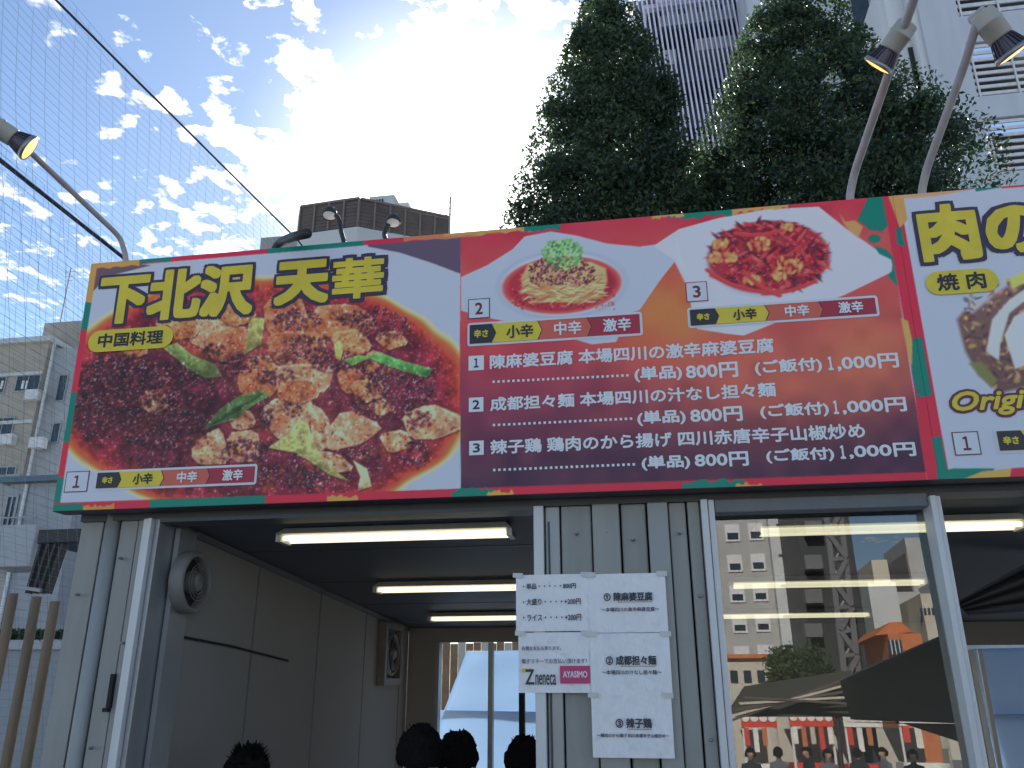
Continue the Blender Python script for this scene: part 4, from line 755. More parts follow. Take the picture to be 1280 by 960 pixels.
# ------------------------------------------------------------------ trees
def profile_tree(cx, Yt, prof, label, nleaf, name='evergreen_tree', leafs=.055, ground=True, fy=.9):
    """prof: list of (py, left px, right px) of the outline seen from the street"""
    pr = sorted(((atY(cx, p[0], Yt)[2], (atY(p[2], p[0], Yt)[0]-atY(p[1], p[0], Yt)[0])/2, (atY(p[2], p[0], Yt)[0]+atY(p[1], p[0], Yt)[0])/2) for p in prof))
    zs = [p[0] for p in pr]; rs = [p[1] for p in pr]; xs = [p[2] for p in pr]
    base = (atY(cx, prof[-1][0], Yt)[0], Yt, 0); t = empty(name, base, label, 'tree', 'dense evergreens behind the signboards')
    zlo = max(1.2, zs[0]-4); zs = [zlo]+zs; rs = [rs[0]*1.02]+rs; xs = [xs[0]]+xs; ztop = zs[-1]
    MB().tube([(base[0], Yt, 0), (base[0]+.05, Yt, ztop*.4), (xs[-1], Yt, ztop*.93)], [.20, .13, .03], 10).build('trunk', MT['bark'], t, smooth=True)
    lm = MB(); P = []
    for i in range(70):
        z = rn(zlo, ztop*.95); rr_ = np.interp(z, zs, rs)*.85; x_ = np.interp(z, zs, xs); a = rn(0, 6.283); q = (x_+math.cos(a)*rr_, Yt+math.sin(a)*rr_*fy, z+rr_*.55); lm.tube([(x_, Yt, z-.1), tuple((np.array((x_, Yt, z))+np.array(q))/2+[0, 0, .05]), q], [.035, .02, .006], 5)
    lm.build('limb', MT['bark'], t, smooth=True)
    nc = 900; C_ = []
    while len(C_) < nc:
        z = rn(zlo, ztop); R_ = np.interp(z, zs, rs); 
        if rng.random() > (R_/max(rs))**1.2+.06: continue
        a = rn(0, 6.283); r = R_*math.sqrt(rn(.05, 1)); s_ = rn(.16, .36)*(.55+.6*R_/max(rs)); r = max(0, min(r, R_-s_*.35)); C_.append((np.interp(z, zs, xs)+math.cos(a)*r, Yt+math.sin(a)*r*fy, z, s_))
    C_ = np.array(C_); idx = rng.integers(0, nc, nleaf); g_ = rng.normal(size=(nleaf, 3)); g_ /= np.linalg.norm(g_, axis=1)[:, None]; rad = rng.random(nleaf)[:, None]**.45
    pos = C_[idx, :3]+g_*rad*C_[idx, 3:4]*1.12*np.array([1, 1, .85])
    # sprigs that break the outline
    k = nleaf//12; zz_ = rng.uniform(zlo, ztop+.1, k); an = rng.uniform(0, 6.283, k); R_ = np.interp(zz_, zs, rs)*rng.uniform(.95, 1.13, k)+.02
    pos = np.vstack([pos, np.c_[np.interp(zz_, zs, xs)+np.cos(an)*R_, Yt+np.sin(an)*R_*fy, zz_+rng.uniform(0, .25, k)]]); nl = len(pos)
    ax = rng.normal(size=(nl, 3)); ax /= np.linalg.norm(ax, axis=1)[:, None]; bx = np.cross(ax, rng.normal(size=(nl, 3))); bx /= np.linalg.norm(bx, axis=1)[:, None]
    sz = rng.uniform(.6, 1.3, nl)[:, None]*leafs; v = np.stack([pos-ax*sz, pos+bx*sz*.45, pos+ax*sz, pos-bx*sz*.45], 1).reshape(-1, 3)-np.array(base)
    for nm, sel, m_ in (('crown', slice(0, int(nl*.72)), MT['leaf']), ('light_foliage', slice(int(nl*.72), nl), MT['leaf2'])):
        vv = v.reshape(-1, 4, 3)[rng.permutation(nl)[sel]].reshape(-1, 3) if False else v.reshape(-1, 4, 3)[np.arange(nl)[sel]].reshape(-1, 3); nf = len(vv)//4
        me = bpy.data.meshes.new(nm); me.vertices.add(len(vv)); me.vertices.foreach_set('co', vv.ravel()); me.loops.add(nf*4); me.loops.foreach_set('vertex_index', np.arange(nf*4)); me.polygons.add(nf); me.polygons.foreach_set('loop_start', np.arange(nf)*4); me.update(); me.materials.append(m_); o = link(nm, me, t); o['kind'] = 'stuff'
    return t
profile_tree(752, 9.0, [(12, 745, 765), (30, 728, 795), (60, 715, 805), (90, 706, 822), (120, 690, 838), (150, 682, 850), (190, 670, 848), (230, 656, 866), (270, 643, 878), (300, 640, 888)], 'tall cone shaped dark evergreen, left of the two large trees', 135000, leafs=.045)
profile_tree(1005, 9.6, [(-8, 975, 1022), (20, 948, 1045), (60, 926, 1070), (100, 915, 1095), (130, 905, 1120), (170, 885, 1160), (210, 868, 1200), (250, 858, 1235), (290, 855, 1240)], 'broad dark evergreen before the white buildings, right of the two large trees', 215000, leafs=.045)
profile_tree(872, 11.5, [(195, 862, 886), (230, 838, 905), (270, 820, 925), (300, 815, 930)], 'low dark evergreen filling the gap between the two large trees', 45000, leafs=.045)
profile_tree(742, 16., [(-12, 732, 740), (8, 728, 746), (30, 722, 760), (60, 715, 770)], 'slim pale topped evergreen rising just behind the left large tree', 6000, leafs=.07)
# ------------------------------------------------------------------ far buildings
def facade(name, label, x0, x1, yt, Y, depth, m, cat='building', zb=0, pyt=None):
    a = atY(x0, yt, Y); b_ = atY(x1, yt, Y); z1 = a[2]; t = empty(name, ((a[0]+b_[0])/2, Y, 0), label, cat)
    box('wall', (a[0], Y, zb), (b_[0], Y+depth, z1), m, t); return t, a[0], b_[0], z1
def win_px(t, x0, y0, x1, y1, Y, fm=None, gm_=None, mull=True, out=.06):
    a = atY(x0, y0, Y); b_ = atY(x1, y1, Y); x0_, x1_, z0, z1 = a[0], atY(x1, y0, Y)[0], b_[2], a[2]
    if z0 > z1: z0, z1 = z1, z0
    w = MB(); e = .09
    for p, q in (((x0_-e, Y-out, z0-e), (x1_+e, Y+.02, z0)), ((x0_-e, Y-out, z1), (x1_+e, Y+.02, z1+e)), ((x0_-e, Y-out, z0+.001), (x0_, Y+.02, z1-.001)), ((x1_, Y-out, z0+.001), (x1_+e, Y+.02, z1-.001))): w.box(p, q)
    if mull: w.box(((x0_+x1_)/2-.03, Y-out+.01, z0+.001), ((x0_+x1_)/2+.03, Y-.02, z1-.001))
    f = w.build('window', fm or MT['alud'], t); box('pane', (x0_, Y-.015, z0), (x1_, Y-.004, z1), gm_ or MT['glassd'], f)
# beige building at the left edge
bt, xa, xb, zt = facade('apartment_building', 'beige apartment building with flat roof seen through the net at the left edge', -70, 60, 437, 40, 9, MT['beige'])
box('parapet', (xa-.3, 39.7, zt), (xb+.25, 48, zt+.35), MT['concl'], bt)
c = atY(56, 404, 42); d = atY(96, 440, 42); box('roof_house', (c[0], 42, zt+.351), (d[0]+.0, 46, c[2]), MT['beige'], bt)
c = atY(98, 440, 40.3); box('side_wing', (xb+.01, 40.4, 0), (c[0], 47, zt-.3), MT['bluew'], bt)  # bluish shade of the building's right face is put into this wall colour
for r_ in ((-40, 474, -14, 490), (-8, 473, 8, 490), (23, 471, 51, 487), (-34, 525, -14, 550), (-8, 524, 18, 548), (-60, 580, -30, 610), (0, 585, 20, 606)): win_px(bt, *r_, 40)
for r_ in ((76, 470, 85, 500), (68, 530, 76, 552)): win_px(bt, *r_, 40.4, mull=False)
p0 = atY(66, 445, 39.9); MB().tube([(p0[0], 39.85, 1), (p0[0], 39.85, zt-.1)], .09, 8).build('downpipe', MT['concl'], bt)
for z_ in (zt-2.2, zt-5.4): box('string_course', (xa, 39.88, z_), (xb, 40, z_+.22), MT['concl'], bt)
for px_, py_0 in ((-2, 556), (30, 500), (36, 560)):
    a_ = atY(px_, py_0, 39.6); box('air_conditioner', (a_[0], 39.5, a_[2]), (a_[0]+.9, 39.98, a_[2]+.65), MT['slat'], bt)
for px_ in (28, 33, 2): a_ = atY(px_, 476, 39.96); b_ = atY(px_, 486, 39.96); box('curtain', (a_[0], 39.955, b_[2]), (a_[0]+.16, 39.975, a_[2]), MT['banw'], bt)
m = MB()
for k in range(5): m.box((xb-1.8+k*.45, 43, zt+.351), (xb-1.6+k*.45, 43.2, zt+rn(1, 2.4)))
m.build('roof_pipe', MT['conc'], bt)
def antenna(px, py0, py1, Y, label):
    a = atY(px, py0, Y); b_ = atY(px, py1, Y); t = empty('roof_antenna', (a[0], Y, b_[2]), label, 'antenna'); MB().tube([(a[0], Y, b_[2]), (a[0], Y, a[2])], .05, 6).build('mast', MT['conc'], t); m = MB()
    for k in range(3): m.bar((a[0]-.4+k*.05, Y, a[2]-.3-.35*k), (a[0]+.4-k*.05, Y, a[2]-.3-.35*k), .03)
    m.build('rod', MT['conc'], t)
antenna(89, 335, 410, 43, 'thin antenna mast on the roof of the beige building, seen through the net')
# small house with blue roof
Yh = 22
ht = empty('small_house', (atY(40, 640, Yh)[0], Yh, 0), 'small pale blue walled house with a blue metal roof, below the beige building', 'house')
a = atY(14, 600, Yh); b_ = atY(98, 600, Yh); box('wall', (a[0], Yh, 0), (b_[0], Yh+5, a[2]-.15), MT['bluew'], ht)
box('roof', (a[0]-.25, Yh-.3, a[2]-.149), (b_[0]+.2, Yh+5.2, a[2]+.05), MT['teal'], ht)
a2 = atY(-60, 596, Yh+.4); box('wall', (a2[0], Yh+.4, 0), (a[0]-.02, Yh+5, a2[2]), MT['conc'], ht)
win_px(ht, 12, 622, 22, 656, Yh); MB().tube([(atY(33, 620, Yh)[0], Yh-.08, .2), (atY(33, 620, Yh)[0], Yh-.08, a[2]-.2)], .06, 8).build('downpipe', MT['alu'], ht)
m = MB()
for k in range(3): m.bar(atY(-10, 648+k*14, Yh-.4), atY(46, 646+k*14, Yh-.4), .05)
m.build('railing', MT['alud'], ht)
# white box sign, bracket, poles, planter, low fence at the lower left
bs = empty('box_sign', atY(10, 707, 3.2), 'plain white box on a white post at the left edge, below the small house', 'box')
a = atY(-14, 657, 3.2); b_ = atY(36, 708, 3.2); box('box', (a[0], 3.2, b_[2]), (b_[0], 3.6, a[2]), MT['concl'], bs, .01)
a = atY(3, 712, 3.4); MB().box((a[0]-.05, 3.3, 0), (a[0]+.05, 3.4, b_[2]-.001)).build('post', MT['alu'], bs)
br_ = empty('roof_bracket', atY(75, 740, 3.0), 'dark slanted metal bracket with louvres beside the white box', 'bracket')
a = atY(48, 662, 3.0); b_ = atY(98, 678, 3.0); MB().box((a[0], 3.0, b_[2]), (b_[0], 3.5, a[2])).build('hood', MT['floord'], br_, bevel=.01)
for k in range(4): MB().bar(atY(54+k*9, 680, 3.05), atY(36+k*8, 742, 3.05), .022, .07).build('louvre', MT['floord'], br_)
MB().bar(atY(24, 734, 3.0), atY(52, 738, 3.0), .03).build('cross_bar', MT['alud'], br_)
for k, (x_, y_, lb) in enumerate(((17, 742, 'leftmost of three brown upright poles, cut by the left edge'), (46, 746, 'middle of three brown upright poles at the lower left'), (69, 752, 'right of three brown upright poles, nearest the booth corner'))):
    a = atY(x_, y_, .7); m = MB(); m.tube([(a[0], .7, 0), (a[0]+.004, .7, a[2]*.5), (a[0], .7, a[2])], .025, 12); o = m.build('upright_pole', MT['bamboo'], None, smooth=True); tag(o, lb, 'pole', 'brown poles by the booth corner')
pt = empty('planter_box', atY(40, 815, 2.6), 'pale planter trough with short green plants behind the brown poles', 'planter')
a = atY(-20, 800, 2.6); b_ = atY(84, 812, 2.6); box('trough', (a[0], 2.6, b_[2]), (b_[0], 2.85, a[2]), MT['concl'], pt, .01)
v = []; f = []
for i in range(1500):
    c = np.array([rn(a[0], b_[0]), rn(2.6, 2.85), a[2]+rn(-.01, .07)]); q = rng.normal(size=(2, 3))*.016; v += [c-q[0], c+q[1], c+q[0]]; f.append((3*i, 3*i+1, 3*i+2))
o = MB().add(v, f).build('plant_leaves', MT['moss'], pt); o['kind'] = 'stuff'
box('stand', (a[0], 2.63, 0), (b_[0], 2.82, b_[2]-.001), MT['bluew'], pt)
# distant building with brown rooftop screen
Yd = 34
dt = empty('roof_screen_building', (atY(440, 300, Yd)[0], Yd, 0), 'distant pale building with a brown louvred screen around its roof', 'building')
cA = atY(370, 288, Yd); cB = atY(447, 284, Yd); cC = atY(560, 322, Yd+7)
ztop_w = atY(448, 283, Yd)[2]
xl, xr = cA[0], cB[0]; xr2 = atY(562, 300, Yd+2.8)[0]
box('wall', (atY(326, 300, Yd+2)[0], Yd+2, 0), (xl-.02, Yd+10, atY(330, 297, Yd+2)[2]), MT['conc'], dt)
m = MB(); m.hexa([(xl, Yd+.3, 0), (xr, Yd, 0), (xr2, Yd+2.8, 0), (xl, Yd+12, 0), (xl, Yd+.3, ztop_w), (xr, Yd, ztop_w), (xr2, Yd+2.8, ztop_w), (xl, Yd+12, ztop_w)]); m.build('wall', MT['concl'], dt)
zs0 = ztop_w+.05; zs1 = atY(450, 250, Yd)[2]
def screen(pa, pb, n_post, n_sl):
    pa = np.array(pa); pb = np.array(pb)
    for k in range(n_sl): z = zs0+(zs1-zs0)*(k+.5)/n_sl; MB().bar((pa[0], pa[1], z), (pb[0], pb[1], z), .05, (zs1-zs0)/n_sl*.92).build('louvre', MT['brown'], dt)
    for k in range(n_post+1): q = pa+(pb-pa)*k/n_post+np.array([0, -.08]); MB().bar((q[0], q[1], zs0-.04), (q[0], q[1], zs1+.05), .10, .10).build('screen_post', MT['brownp'], dt)
    MB().bar((pa[0], pa[1]-.02, zs1+.10), (pb[0], pb[1]-.02, zs1+.10), .25, .12).build('coping', MT['brownp'], dt)
xs0 = atY(373, 260, Yd)[0]; screen((xs0, Yd+.35), (xr, Yd+.05), 4, 7); screen((xr+.03, Yd+.1), (xr2, Yd+2.8), 6, 7)
m = MB(); m.box((xs0+.2, Yd+.6, zs0), (xr-.2, Yd+4, zs1-.1)); m.build('plant_room', MT['wdark'], dt)
a = atY(462, 246, Yd+9); b_ = atY(492, 262, Yd+9); box('penthouse', (a[0], Yd+9, zs0), (b_[0], Yd+11, a[2]), MT['concl'], dt)
m = MB(); [m.box((a[0]+.1+k*.2, Yd+8.93, b_[2]), (a[0]+.2+k*.2, Yd+8.99, a[2]-.3)) for k in range(5)]; m.build('vent_grille', MT['wdark'], dt)
a = atY(494, 254, Yd+10.5); b_ = atY(510, 265, Yd+10.5); MB().box((a[0], Yd+10.5, zs0), (b_[0], Yd+11.4, a[2])).build('water_tank', MT['alu'], dt)
antenna(563, 246, 330, Yd-3, 'thin antenna mast standing alone right of the brown rooftop screen')
# tower behind vertical fins
Yt = 36
tt = empty('fin_tower', (atY(850, 100, Yt)[0], Yt, 0), 'tall tower behind a screen of thin white vertical fins between the trees', 'tower')
x0_ = atY(795, 60, Yt)[0]; x1_ = atY(962, 60, Yt)[0]; ztw = atY(850, -40, Yt)[2]
box('wall', (x0_, Yt+2.2, 0), (x1_+1.0, Yt+9, ztw), MT['tfloor'], tt)
for k, py in enumerate((-6, 24, 92, 150, 196, 240)):
    z = atY(860, py, Yt)[2]; box('floor_slab', (x0_+(.6 if k < 2 else 0), Yt+.5, z-.14), (x1_, Yt+2.19, z+.14), MT['finw' if k < 1 else 'tfloor'], tt)
box('shaft', (atY(812, 60, Yt)[0], Yt+.9, 0), (atY(822, 60, Yt)[0], Yt+2.1, ztw-.5), MT['wdark'], tt)
box('shaft', (atY(925, 60, Yt)[0], Yt+.2, 0), (atY(930, 60, Yt)[0], Yt+.7, ztw-.2), MT['wdark'], tt)
a = atY(822, 8, Yt+1); b_ = atY(925, 26, Yt+1); box('white_band', (a[0], Yt+1, b_[2]), (b_[0], Yt+2.18, a[2]+2.5), MT['twhite2'], tt)
a = atY(868, 52, Yt+1); b_ = atY(925, 60, Yt+1); box('white_band', (a[0], Yt+.8, b_[2]), (b_[0], Yt+2.18, a[2]), MT['slat'], tt)
a = atY(830, 66, Yt+1); b_ = atY(846, 82, Yt+1); box('air_conditioner', (a[0], Yt+.8, b_[2]), (b_[0], Yt+1.8, a[2]), MT['slat'], tt)
for dz in (0, 1): 
    m = MB(); z = atY(860, 28 if dz else 6, Yt)[2]
    for k in range(18): x_ = x0_+.8+(x1_-x0_-1.)*k/18; m.box((x_, Yt+.42, z-.16), (x_+.12, Yt+.49, z+.16))
    m.build('vent_row', MT['wdark'], tt)
fm_ = MB().box((-.045, -.12, -9), (.045, .12, 9)); fo = fm_.build('louvre_fin', MT['finw']); fo.parent = tt
fins = []; nfin = 29; tl_ = math.radians(-3.2); zc = atY(860, 90, Yt)[2]
for k in range(nfin):
    o = fo if k == 0 else fo.copy()
    if k: COL.objects.link(o); o.parent = tt
    px = 785+6.1*k; q = atY(px, 90, Yt); o.location = Vector((q[0], Yt, zc))-wloc(tt); o.rotation_euler.y = tl_
# white tower block at the right
Yw = 27
wt = empty('white_apartment_block', (atY(1200, 100, Yw)[0], Yw, 0), 'white apartment block with horizontal slat balcony screens at the upper right', 'building')
xc = atY(1163, 80, Yw)[0]; xf = atY(1330, 80, Yw)[0]; zw = atY(1200, -60, Yw)[2]
# front wall with openings cut as strips
def openings(rows, x_a, x_b):
    zz0 = 0
    rows = sorted(rows)
    for z0, z1 in rows:
        box('wall', (xc, Yw, zz0), (xf, Yw+.4, z0), MT['twhite2'], wt); box('wall', (xc, Yw, z0+.001), (x_a, Yw+.4, z1-.001), MT['twhite2'], wt); zz0 = z1
    box('wall', (xc, Yw, zz0), (xf, Yw+.4, zw), MT['twhite2'], wt)
rows = []
for (yt_, yb_) in ((-60, 16), (50, 119), (147, 216), (245, 310)):
    px = 1240; rows.append((atY(px, yb_, Yw)[2], atY(px, yt_, Yw)[2]))
xo = atY(1215, 90, Yw)[0]; openings(rows, xo, xf)
for i, (z0, z1) in enumerate(rows):
    box('balcony_recess', (xo, Yw+1.2, z0), (xf, Yw+1.4, z1), MT['wdark'], wt); box('balcony_floor', (xo, Yw+.41, z0-.1), (xf, Yw+1.19, z0), MT['twhite2'], wt)
    if i == 2: box('balcony_blind', (xo+2.7, Yw+.5, z0), (xf, Yw+.55, z1), MT['wdark'], wt)
    for k in range(8): z = z0+(z1-z0)*(k+.3)/8; box('slat', (xo+.02, Yw+.08, z), (xf if i != 2 else xo+1.75, Yw+.14, z+(z1-z0)*.055), MT['slat'], wt)
    for k in range(5): x_ = xo+.1+1.5*k; box('slat_post', (x_, Yw+.02, z0+.002), (x_+.07, Yw+.075, z1-.002), MT['slat'], wt)
box('side_wall', (xc-.25, Yw+.2, 0), (xc-.002, Yw+10, zw), MT['twhite'], wt)
# pale wedge wing between tree and block
box('pillar_wing', (atY(1126, 60, Yw)[0], Yw+.8, 0), (xc-.255, Yw+5, zw), MT['twhite'], wt)
for (x_, y0_, y1_) in ((1146, 90, 150), (1138, 60, 145)): 
    a = atY(x_, y0_, Yw+.8); b_ = atY(x_+5, y1_, Yw+.8); box('slot_window', (a[0]-.12, Yw+.74, b_[2]), (a[0]+.12, Yw+.79, a[2]), MT['wdark'], wt)
w2 = empty('pale_blue_block', (atY(1060, 60, 33)[0], 33, 0), 'pale grey blue block with a dark vertical window strip behind the right tree', 'building')
a = atY(940, 60, 33)[0]; b2 = atY(1128, 60, 33)[0]; z_ = atY(1060, -60, 33)[2]; box('wall', (a, 33, 0), (b2, 40, z_), MT['twhite2'], w2)
for p0_, p1_ in ((1070, 1092), (1000, 1008)): box('window_strip', (atY(p0_, 40, 33)[0], 32.9, 2), (atY(p1_, 40, 33)[0], 32.99, z_-.5), MT['glassd'], w2)
for px in (1058, 1062, 1096, 1101): box('rib', (atY(px, 40, 33)[0], 32.7, 0), (atY(px, 40, 33)[0]+.10, 32.99, z_-.2), MT['twhite'], w2)
for k in range(8): box('joint', (a, 32.985, 4+k*3), (b2, 32.998, 4.06+k*3), MT['tfloor'], w2)
# ------------------------------------------------------------------ behind the booth
tp = empty('white_tarpaulin', atY(610, 955, 5.0), 'white tarpaulin tent wall seen through the back opening of the left booth', 'tarpaulin')
def tarp(pts, Y, m, parent, name='sheet', n_=16):
    p = [np.array(atY(x, y, Y)) for x, y in pts]; vs = []
    for j in range(n_+1):
        for i in range(n_+1):
            u, v_ = i/n_, j/n_; q = (p[0]*(1-u)+p[1]*u)*(1-v_)+(p[3]*(1-u)+p[2]*u)*v_; q = q+np.array([0, .012*math.sin(u*6+v_*3)+.006*math.sin(v_*9+u*3), 0]); vs.append(q)
    mb = MB().add(vs, [(j*(n_+1)+i, j*(n_+1)+i+1, (j+1)*(n_+1)+i+1, (j+1)*(n_+1)+i) for j in range(n_) for i in range(n_)]); o = mb.build(name, m, parent, smooth=True); s_ = o.modifiers.new('t', 'SOLIDIFY'); s_.thickness = .006
    return o
tarp([(583, 814), (700, 812), (700, 898), (552, 895)], 4.6, MT['tarp'], tp); tarp([(549, 888), (702, 890), (708, 1040), (535, 1040)], 4.55, MT['tarp'], tp, 'lower_sheet')
MB().tube([atY(700, 800, 4.7), atY(704, 1060, 4.7)], .03, 8).build('pole', MT['alud'], tp)
fn = empty('wooden_fence', atY(560, 860, 6.5), 'brown and pale plank fence glimpsed above the tarpaulin through the back opening', 'fence')
for k in range(15):
    a = atY(544+k*9.6, 801+random.random()*6, 7.5); box('plank', (a[0], 7.5, 0), (a[0]+.092, 7.53, a[2]), MT['wood' if k % 3 else 'cream'], fn)
tp2 = empty('white_tarpaulin', atY(1260, 900, 5.0), 'white tarpaulin panel seen through the right opening beyond the window', 'tarpaulin')
tarp([(1216, 811), (1420, 806), (1430, 900), (1238, 903)], 4.6, MT['tarp'], tp2); tarp([(1234, 893), (1430, 890), (1440, 1040), (1262, 1040)], 4.55, MT['tarp'], tp2, 'lower_sheet')
fr_ = empty('door_leaf', atY(1225, 960, 3.6), 'white edged sliding door at the left of the tarpaulin in the right opening', 'door')
a = atY(1212, 810, 3.8); b_ = atY(1217, 810, 3.8); MB().bar(atY(1213, 812, 3.8), atY(1240, 960, 3.8), .035).build('stile', MT['alu'], fr_); MB().bar(atY(1224, 812, 3.82), atY(1250, 960, 3.82), .03).build('stile', MT['alud'], fr_)
# folded dark parasol in booth two
um = empty('folded_parasol', atY(1250, 780, 1.2), 'dark folded parasol cloth hanging under the ceiling in the right opening', 'parasol')
for k in range(7):
    A0 = Vector(atY(1196+2*k, 752+k*2, 1.3)); A1 = Vector(atY(1340, 672+k*13, 1.2)); A2 = Vector(atY(1340, 682+k*13, 1.25)); A3 = Vector(atY(1200+2*k, 757+k*2, 1.35)); n_ = Vector((0, .02, 0))
    MB().hexa([A0, A1, A2, A3, A0+n_, A1+n_, A2+n_, A3+n_]).build('cloth_fold', MT['floord'] if k % 2 else MT['cloth2'], um)
MB().tube([atY(1190, 756, 1.35), atY(1350, 700, 1.3)], .012, 8).build('shaft', MT['alud'], um)
# ------------------------------------------------------------------ across the yard, mirrored in the window
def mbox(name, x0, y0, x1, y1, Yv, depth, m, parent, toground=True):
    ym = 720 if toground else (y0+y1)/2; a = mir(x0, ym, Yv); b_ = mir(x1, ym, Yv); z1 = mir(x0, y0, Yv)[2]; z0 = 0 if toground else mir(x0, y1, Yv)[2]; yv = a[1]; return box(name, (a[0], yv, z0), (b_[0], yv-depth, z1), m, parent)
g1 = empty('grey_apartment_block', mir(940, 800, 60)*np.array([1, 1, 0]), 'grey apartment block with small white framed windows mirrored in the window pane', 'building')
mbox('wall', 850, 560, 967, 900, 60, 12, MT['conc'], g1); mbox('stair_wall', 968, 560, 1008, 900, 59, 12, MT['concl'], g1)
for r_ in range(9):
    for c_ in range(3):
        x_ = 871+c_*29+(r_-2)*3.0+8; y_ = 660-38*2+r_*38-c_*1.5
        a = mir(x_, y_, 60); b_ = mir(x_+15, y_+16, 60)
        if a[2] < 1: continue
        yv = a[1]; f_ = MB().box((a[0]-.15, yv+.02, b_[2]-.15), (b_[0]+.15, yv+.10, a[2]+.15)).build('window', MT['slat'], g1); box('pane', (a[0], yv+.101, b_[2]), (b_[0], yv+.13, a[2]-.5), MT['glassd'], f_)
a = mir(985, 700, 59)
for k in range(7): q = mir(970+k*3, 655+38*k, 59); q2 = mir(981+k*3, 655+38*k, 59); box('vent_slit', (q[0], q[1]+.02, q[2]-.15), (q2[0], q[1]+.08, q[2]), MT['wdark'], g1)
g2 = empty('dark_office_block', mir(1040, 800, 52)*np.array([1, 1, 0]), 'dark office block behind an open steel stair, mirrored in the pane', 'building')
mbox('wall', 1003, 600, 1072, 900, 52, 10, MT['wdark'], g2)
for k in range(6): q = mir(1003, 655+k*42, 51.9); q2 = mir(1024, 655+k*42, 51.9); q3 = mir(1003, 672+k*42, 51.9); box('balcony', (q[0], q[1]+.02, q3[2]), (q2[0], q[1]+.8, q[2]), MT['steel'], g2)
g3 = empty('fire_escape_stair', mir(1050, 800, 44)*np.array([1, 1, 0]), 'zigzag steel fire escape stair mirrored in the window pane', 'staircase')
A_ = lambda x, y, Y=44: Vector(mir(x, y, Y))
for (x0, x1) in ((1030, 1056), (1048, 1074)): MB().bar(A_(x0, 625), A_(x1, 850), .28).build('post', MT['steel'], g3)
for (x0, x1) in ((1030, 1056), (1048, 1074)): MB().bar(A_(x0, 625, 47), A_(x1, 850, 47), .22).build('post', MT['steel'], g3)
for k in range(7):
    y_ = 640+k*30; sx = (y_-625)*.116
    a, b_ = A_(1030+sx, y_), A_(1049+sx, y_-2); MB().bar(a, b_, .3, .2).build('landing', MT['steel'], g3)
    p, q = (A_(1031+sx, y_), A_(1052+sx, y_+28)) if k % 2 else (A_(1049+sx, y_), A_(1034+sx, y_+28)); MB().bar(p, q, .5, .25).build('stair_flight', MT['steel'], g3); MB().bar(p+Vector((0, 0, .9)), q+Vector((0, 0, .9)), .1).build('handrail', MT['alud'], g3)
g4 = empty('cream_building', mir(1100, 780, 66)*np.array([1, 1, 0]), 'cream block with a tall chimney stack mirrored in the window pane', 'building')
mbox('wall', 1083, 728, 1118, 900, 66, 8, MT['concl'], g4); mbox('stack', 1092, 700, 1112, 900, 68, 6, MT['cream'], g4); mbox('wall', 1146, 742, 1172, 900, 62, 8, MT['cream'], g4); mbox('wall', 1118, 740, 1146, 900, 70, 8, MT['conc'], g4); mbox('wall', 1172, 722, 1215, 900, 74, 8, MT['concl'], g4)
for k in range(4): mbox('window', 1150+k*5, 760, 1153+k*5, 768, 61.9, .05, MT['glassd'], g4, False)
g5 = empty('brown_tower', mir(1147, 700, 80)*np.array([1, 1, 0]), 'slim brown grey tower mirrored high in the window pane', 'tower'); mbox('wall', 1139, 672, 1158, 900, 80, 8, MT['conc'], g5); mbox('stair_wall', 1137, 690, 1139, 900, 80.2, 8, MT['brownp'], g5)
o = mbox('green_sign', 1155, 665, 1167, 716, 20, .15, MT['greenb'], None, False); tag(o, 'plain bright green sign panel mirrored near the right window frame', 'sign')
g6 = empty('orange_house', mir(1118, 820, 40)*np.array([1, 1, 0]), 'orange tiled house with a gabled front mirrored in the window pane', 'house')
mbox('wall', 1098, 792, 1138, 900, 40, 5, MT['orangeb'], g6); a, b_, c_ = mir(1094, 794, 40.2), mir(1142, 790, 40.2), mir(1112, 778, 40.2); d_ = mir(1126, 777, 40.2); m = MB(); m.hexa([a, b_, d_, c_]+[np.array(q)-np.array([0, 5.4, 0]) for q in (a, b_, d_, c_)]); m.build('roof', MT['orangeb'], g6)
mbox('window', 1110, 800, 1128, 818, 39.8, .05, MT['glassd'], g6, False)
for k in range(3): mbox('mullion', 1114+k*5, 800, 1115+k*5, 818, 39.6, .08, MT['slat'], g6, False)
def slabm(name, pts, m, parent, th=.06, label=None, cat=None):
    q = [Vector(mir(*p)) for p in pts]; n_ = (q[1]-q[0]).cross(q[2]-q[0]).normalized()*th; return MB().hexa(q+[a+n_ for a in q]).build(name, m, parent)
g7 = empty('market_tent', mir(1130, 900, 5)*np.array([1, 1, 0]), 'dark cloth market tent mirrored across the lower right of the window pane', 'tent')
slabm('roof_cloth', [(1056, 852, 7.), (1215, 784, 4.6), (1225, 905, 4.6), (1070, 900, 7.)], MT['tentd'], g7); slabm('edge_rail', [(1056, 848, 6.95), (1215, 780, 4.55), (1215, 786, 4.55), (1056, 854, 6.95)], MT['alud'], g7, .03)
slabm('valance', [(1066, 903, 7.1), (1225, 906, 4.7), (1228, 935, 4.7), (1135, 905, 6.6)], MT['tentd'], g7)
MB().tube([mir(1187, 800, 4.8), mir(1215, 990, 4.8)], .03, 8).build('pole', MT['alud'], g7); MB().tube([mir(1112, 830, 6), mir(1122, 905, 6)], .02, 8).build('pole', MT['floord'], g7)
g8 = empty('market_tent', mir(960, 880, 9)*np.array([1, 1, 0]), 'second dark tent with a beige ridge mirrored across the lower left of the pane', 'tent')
slabm('roof_cloth', [(930, 858, 9), (1062, 838, 9), (1066, 896, 9), (905, 896, 9)], MT['tentd'], g8)
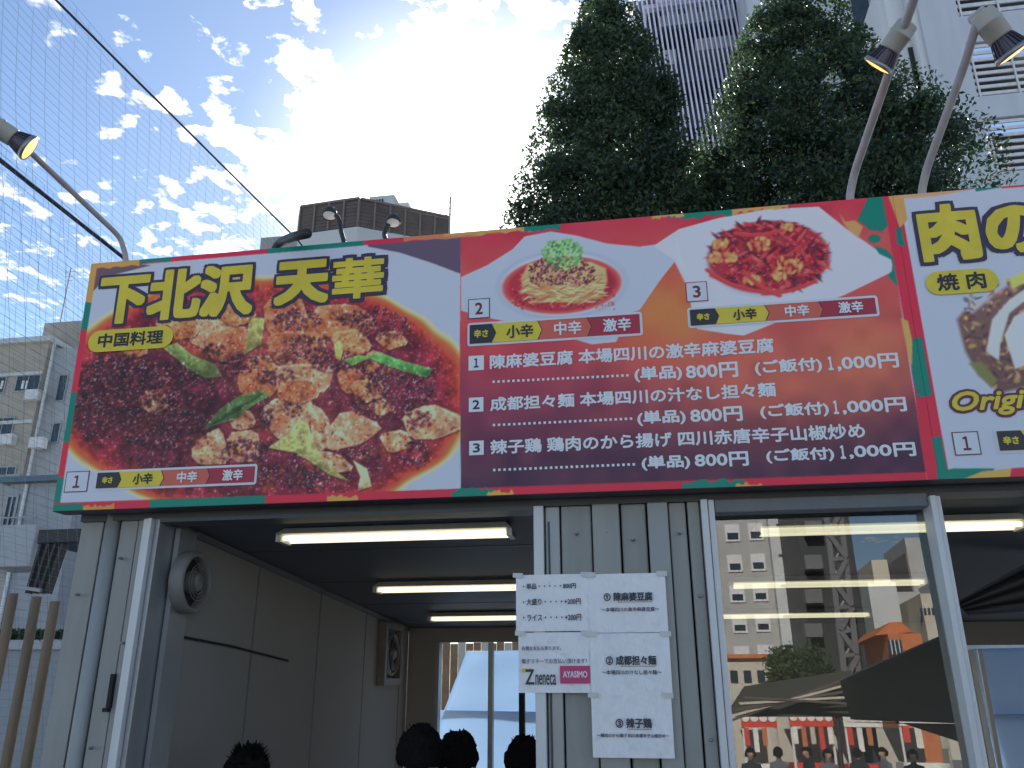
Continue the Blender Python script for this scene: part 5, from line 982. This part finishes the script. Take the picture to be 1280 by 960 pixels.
for k in range(5): slabm('cloth_fold', [(905+k*6, 902-k*8, 8.8-k*.02), (1060, 846+k*8, 8.8-k*.02), (1060, 849+k*8, 8.8-k*.02), (907+k*6, 905-k*8, 8.8-k*.02)], MT['cream' if k % 2 else 'brown'], g8, .03)
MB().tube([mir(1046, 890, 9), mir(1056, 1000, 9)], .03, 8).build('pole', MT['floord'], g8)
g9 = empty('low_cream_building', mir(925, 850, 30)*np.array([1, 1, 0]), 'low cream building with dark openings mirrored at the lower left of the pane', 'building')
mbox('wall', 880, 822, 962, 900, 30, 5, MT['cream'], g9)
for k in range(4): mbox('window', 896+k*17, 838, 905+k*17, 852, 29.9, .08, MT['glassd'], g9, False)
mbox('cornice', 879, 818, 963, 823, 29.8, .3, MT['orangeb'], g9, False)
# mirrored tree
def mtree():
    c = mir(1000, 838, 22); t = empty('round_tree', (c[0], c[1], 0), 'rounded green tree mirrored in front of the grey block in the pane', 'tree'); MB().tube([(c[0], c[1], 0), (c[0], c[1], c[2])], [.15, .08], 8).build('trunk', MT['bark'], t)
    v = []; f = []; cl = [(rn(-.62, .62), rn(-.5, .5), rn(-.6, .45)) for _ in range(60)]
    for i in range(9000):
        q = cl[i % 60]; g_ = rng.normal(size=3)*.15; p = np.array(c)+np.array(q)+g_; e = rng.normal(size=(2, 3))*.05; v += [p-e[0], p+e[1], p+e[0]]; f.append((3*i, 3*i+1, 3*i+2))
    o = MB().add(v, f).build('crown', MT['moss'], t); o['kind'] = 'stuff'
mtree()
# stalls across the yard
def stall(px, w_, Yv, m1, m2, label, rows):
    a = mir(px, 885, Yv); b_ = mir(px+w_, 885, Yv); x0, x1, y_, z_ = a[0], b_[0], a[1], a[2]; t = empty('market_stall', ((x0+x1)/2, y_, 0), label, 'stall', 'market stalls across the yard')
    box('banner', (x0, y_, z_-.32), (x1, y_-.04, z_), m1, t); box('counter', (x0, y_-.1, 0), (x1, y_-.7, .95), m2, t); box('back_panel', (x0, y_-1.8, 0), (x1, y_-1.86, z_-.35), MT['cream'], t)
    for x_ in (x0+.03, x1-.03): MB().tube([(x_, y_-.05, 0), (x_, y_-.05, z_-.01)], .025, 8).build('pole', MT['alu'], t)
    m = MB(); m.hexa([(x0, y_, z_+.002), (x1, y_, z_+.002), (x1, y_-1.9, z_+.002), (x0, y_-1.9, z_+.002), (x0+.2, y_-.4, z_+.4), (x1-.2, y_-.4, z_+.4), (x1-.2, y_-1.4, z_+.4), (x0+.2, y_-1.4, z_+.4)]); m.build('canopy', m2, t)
    for k in range(rows): u = x0+(x1-x0)*(k+.25)/rows; box('poster', (u, y_-.075, .35), (u+(x1-x0)*.5/rows, y_-.097, .85), MT[['banw', 'red', 'yellow'][k % 3]], t)
    for k in range(rows+1):
        u = x0+(x1-x0)*(k+.2)/(rows+1); box('hanging_flag', (u, y_+.02, z_-.62-.1*(k % 2)), (u+(x1-x0)*.55/(rows+1), y_+.035, z_-.33), MT[['banw', 'orangeb', 'cream', 'red'][(k+rows) % 4]], t)
        MB().lathe((x0+(x1-x0)*(k+.5)/(rows+1), y_+.004, z_-.16), (0, 1, 0), [(0, .07), (.01, .07), (.012, 0)], 14).build('roundel', MT['banw'], t)
stall(925, 44, 13, MT['red'], MT['banw'], 'stall with a red banner mirrored at the lower left of the pane', 3); stall(985, 54, 14, MT['red'], MT['red'], 'stall with a wide orange red banner mirrored low in the middle of the pane', 4)
stall(1052, 48, 13.5, MT['banw'], MT['red'], 'stall with a white banner mirrored below the dark tent', 3); stall(1120, 60, 15, MT['banw'], MT['banw'], 'pale stall mirrored at the lower right of the pane', 3)
for k, (px, py, lb) in enumerate(((938, 934, 'person mirrored at the lower left of the pane, before the red banner stall'), (972, 925, 'person mirrored between the two red stalls'), (1010, 936, 'person mirrored before the wide red stall'), (1034, 926, 'person mirrored right of the wide red stall'), (1072, 934, 'person mirrored before the white banner stall'), (1104, 930, 'person mirrored below the dark tent edge'), (1140, 932, 'person mirrored at the lower right of the pane'))):
    py += 10; P = mir(px, py, 11.+(k % 3)); person((P[0], P[1], 0), max(1.2, P[2]/1.03), [0, 3.1, 1.2][k % 3], lb, MT['hair'], [MT['cloth'], MT['cloth2']][k % 2])
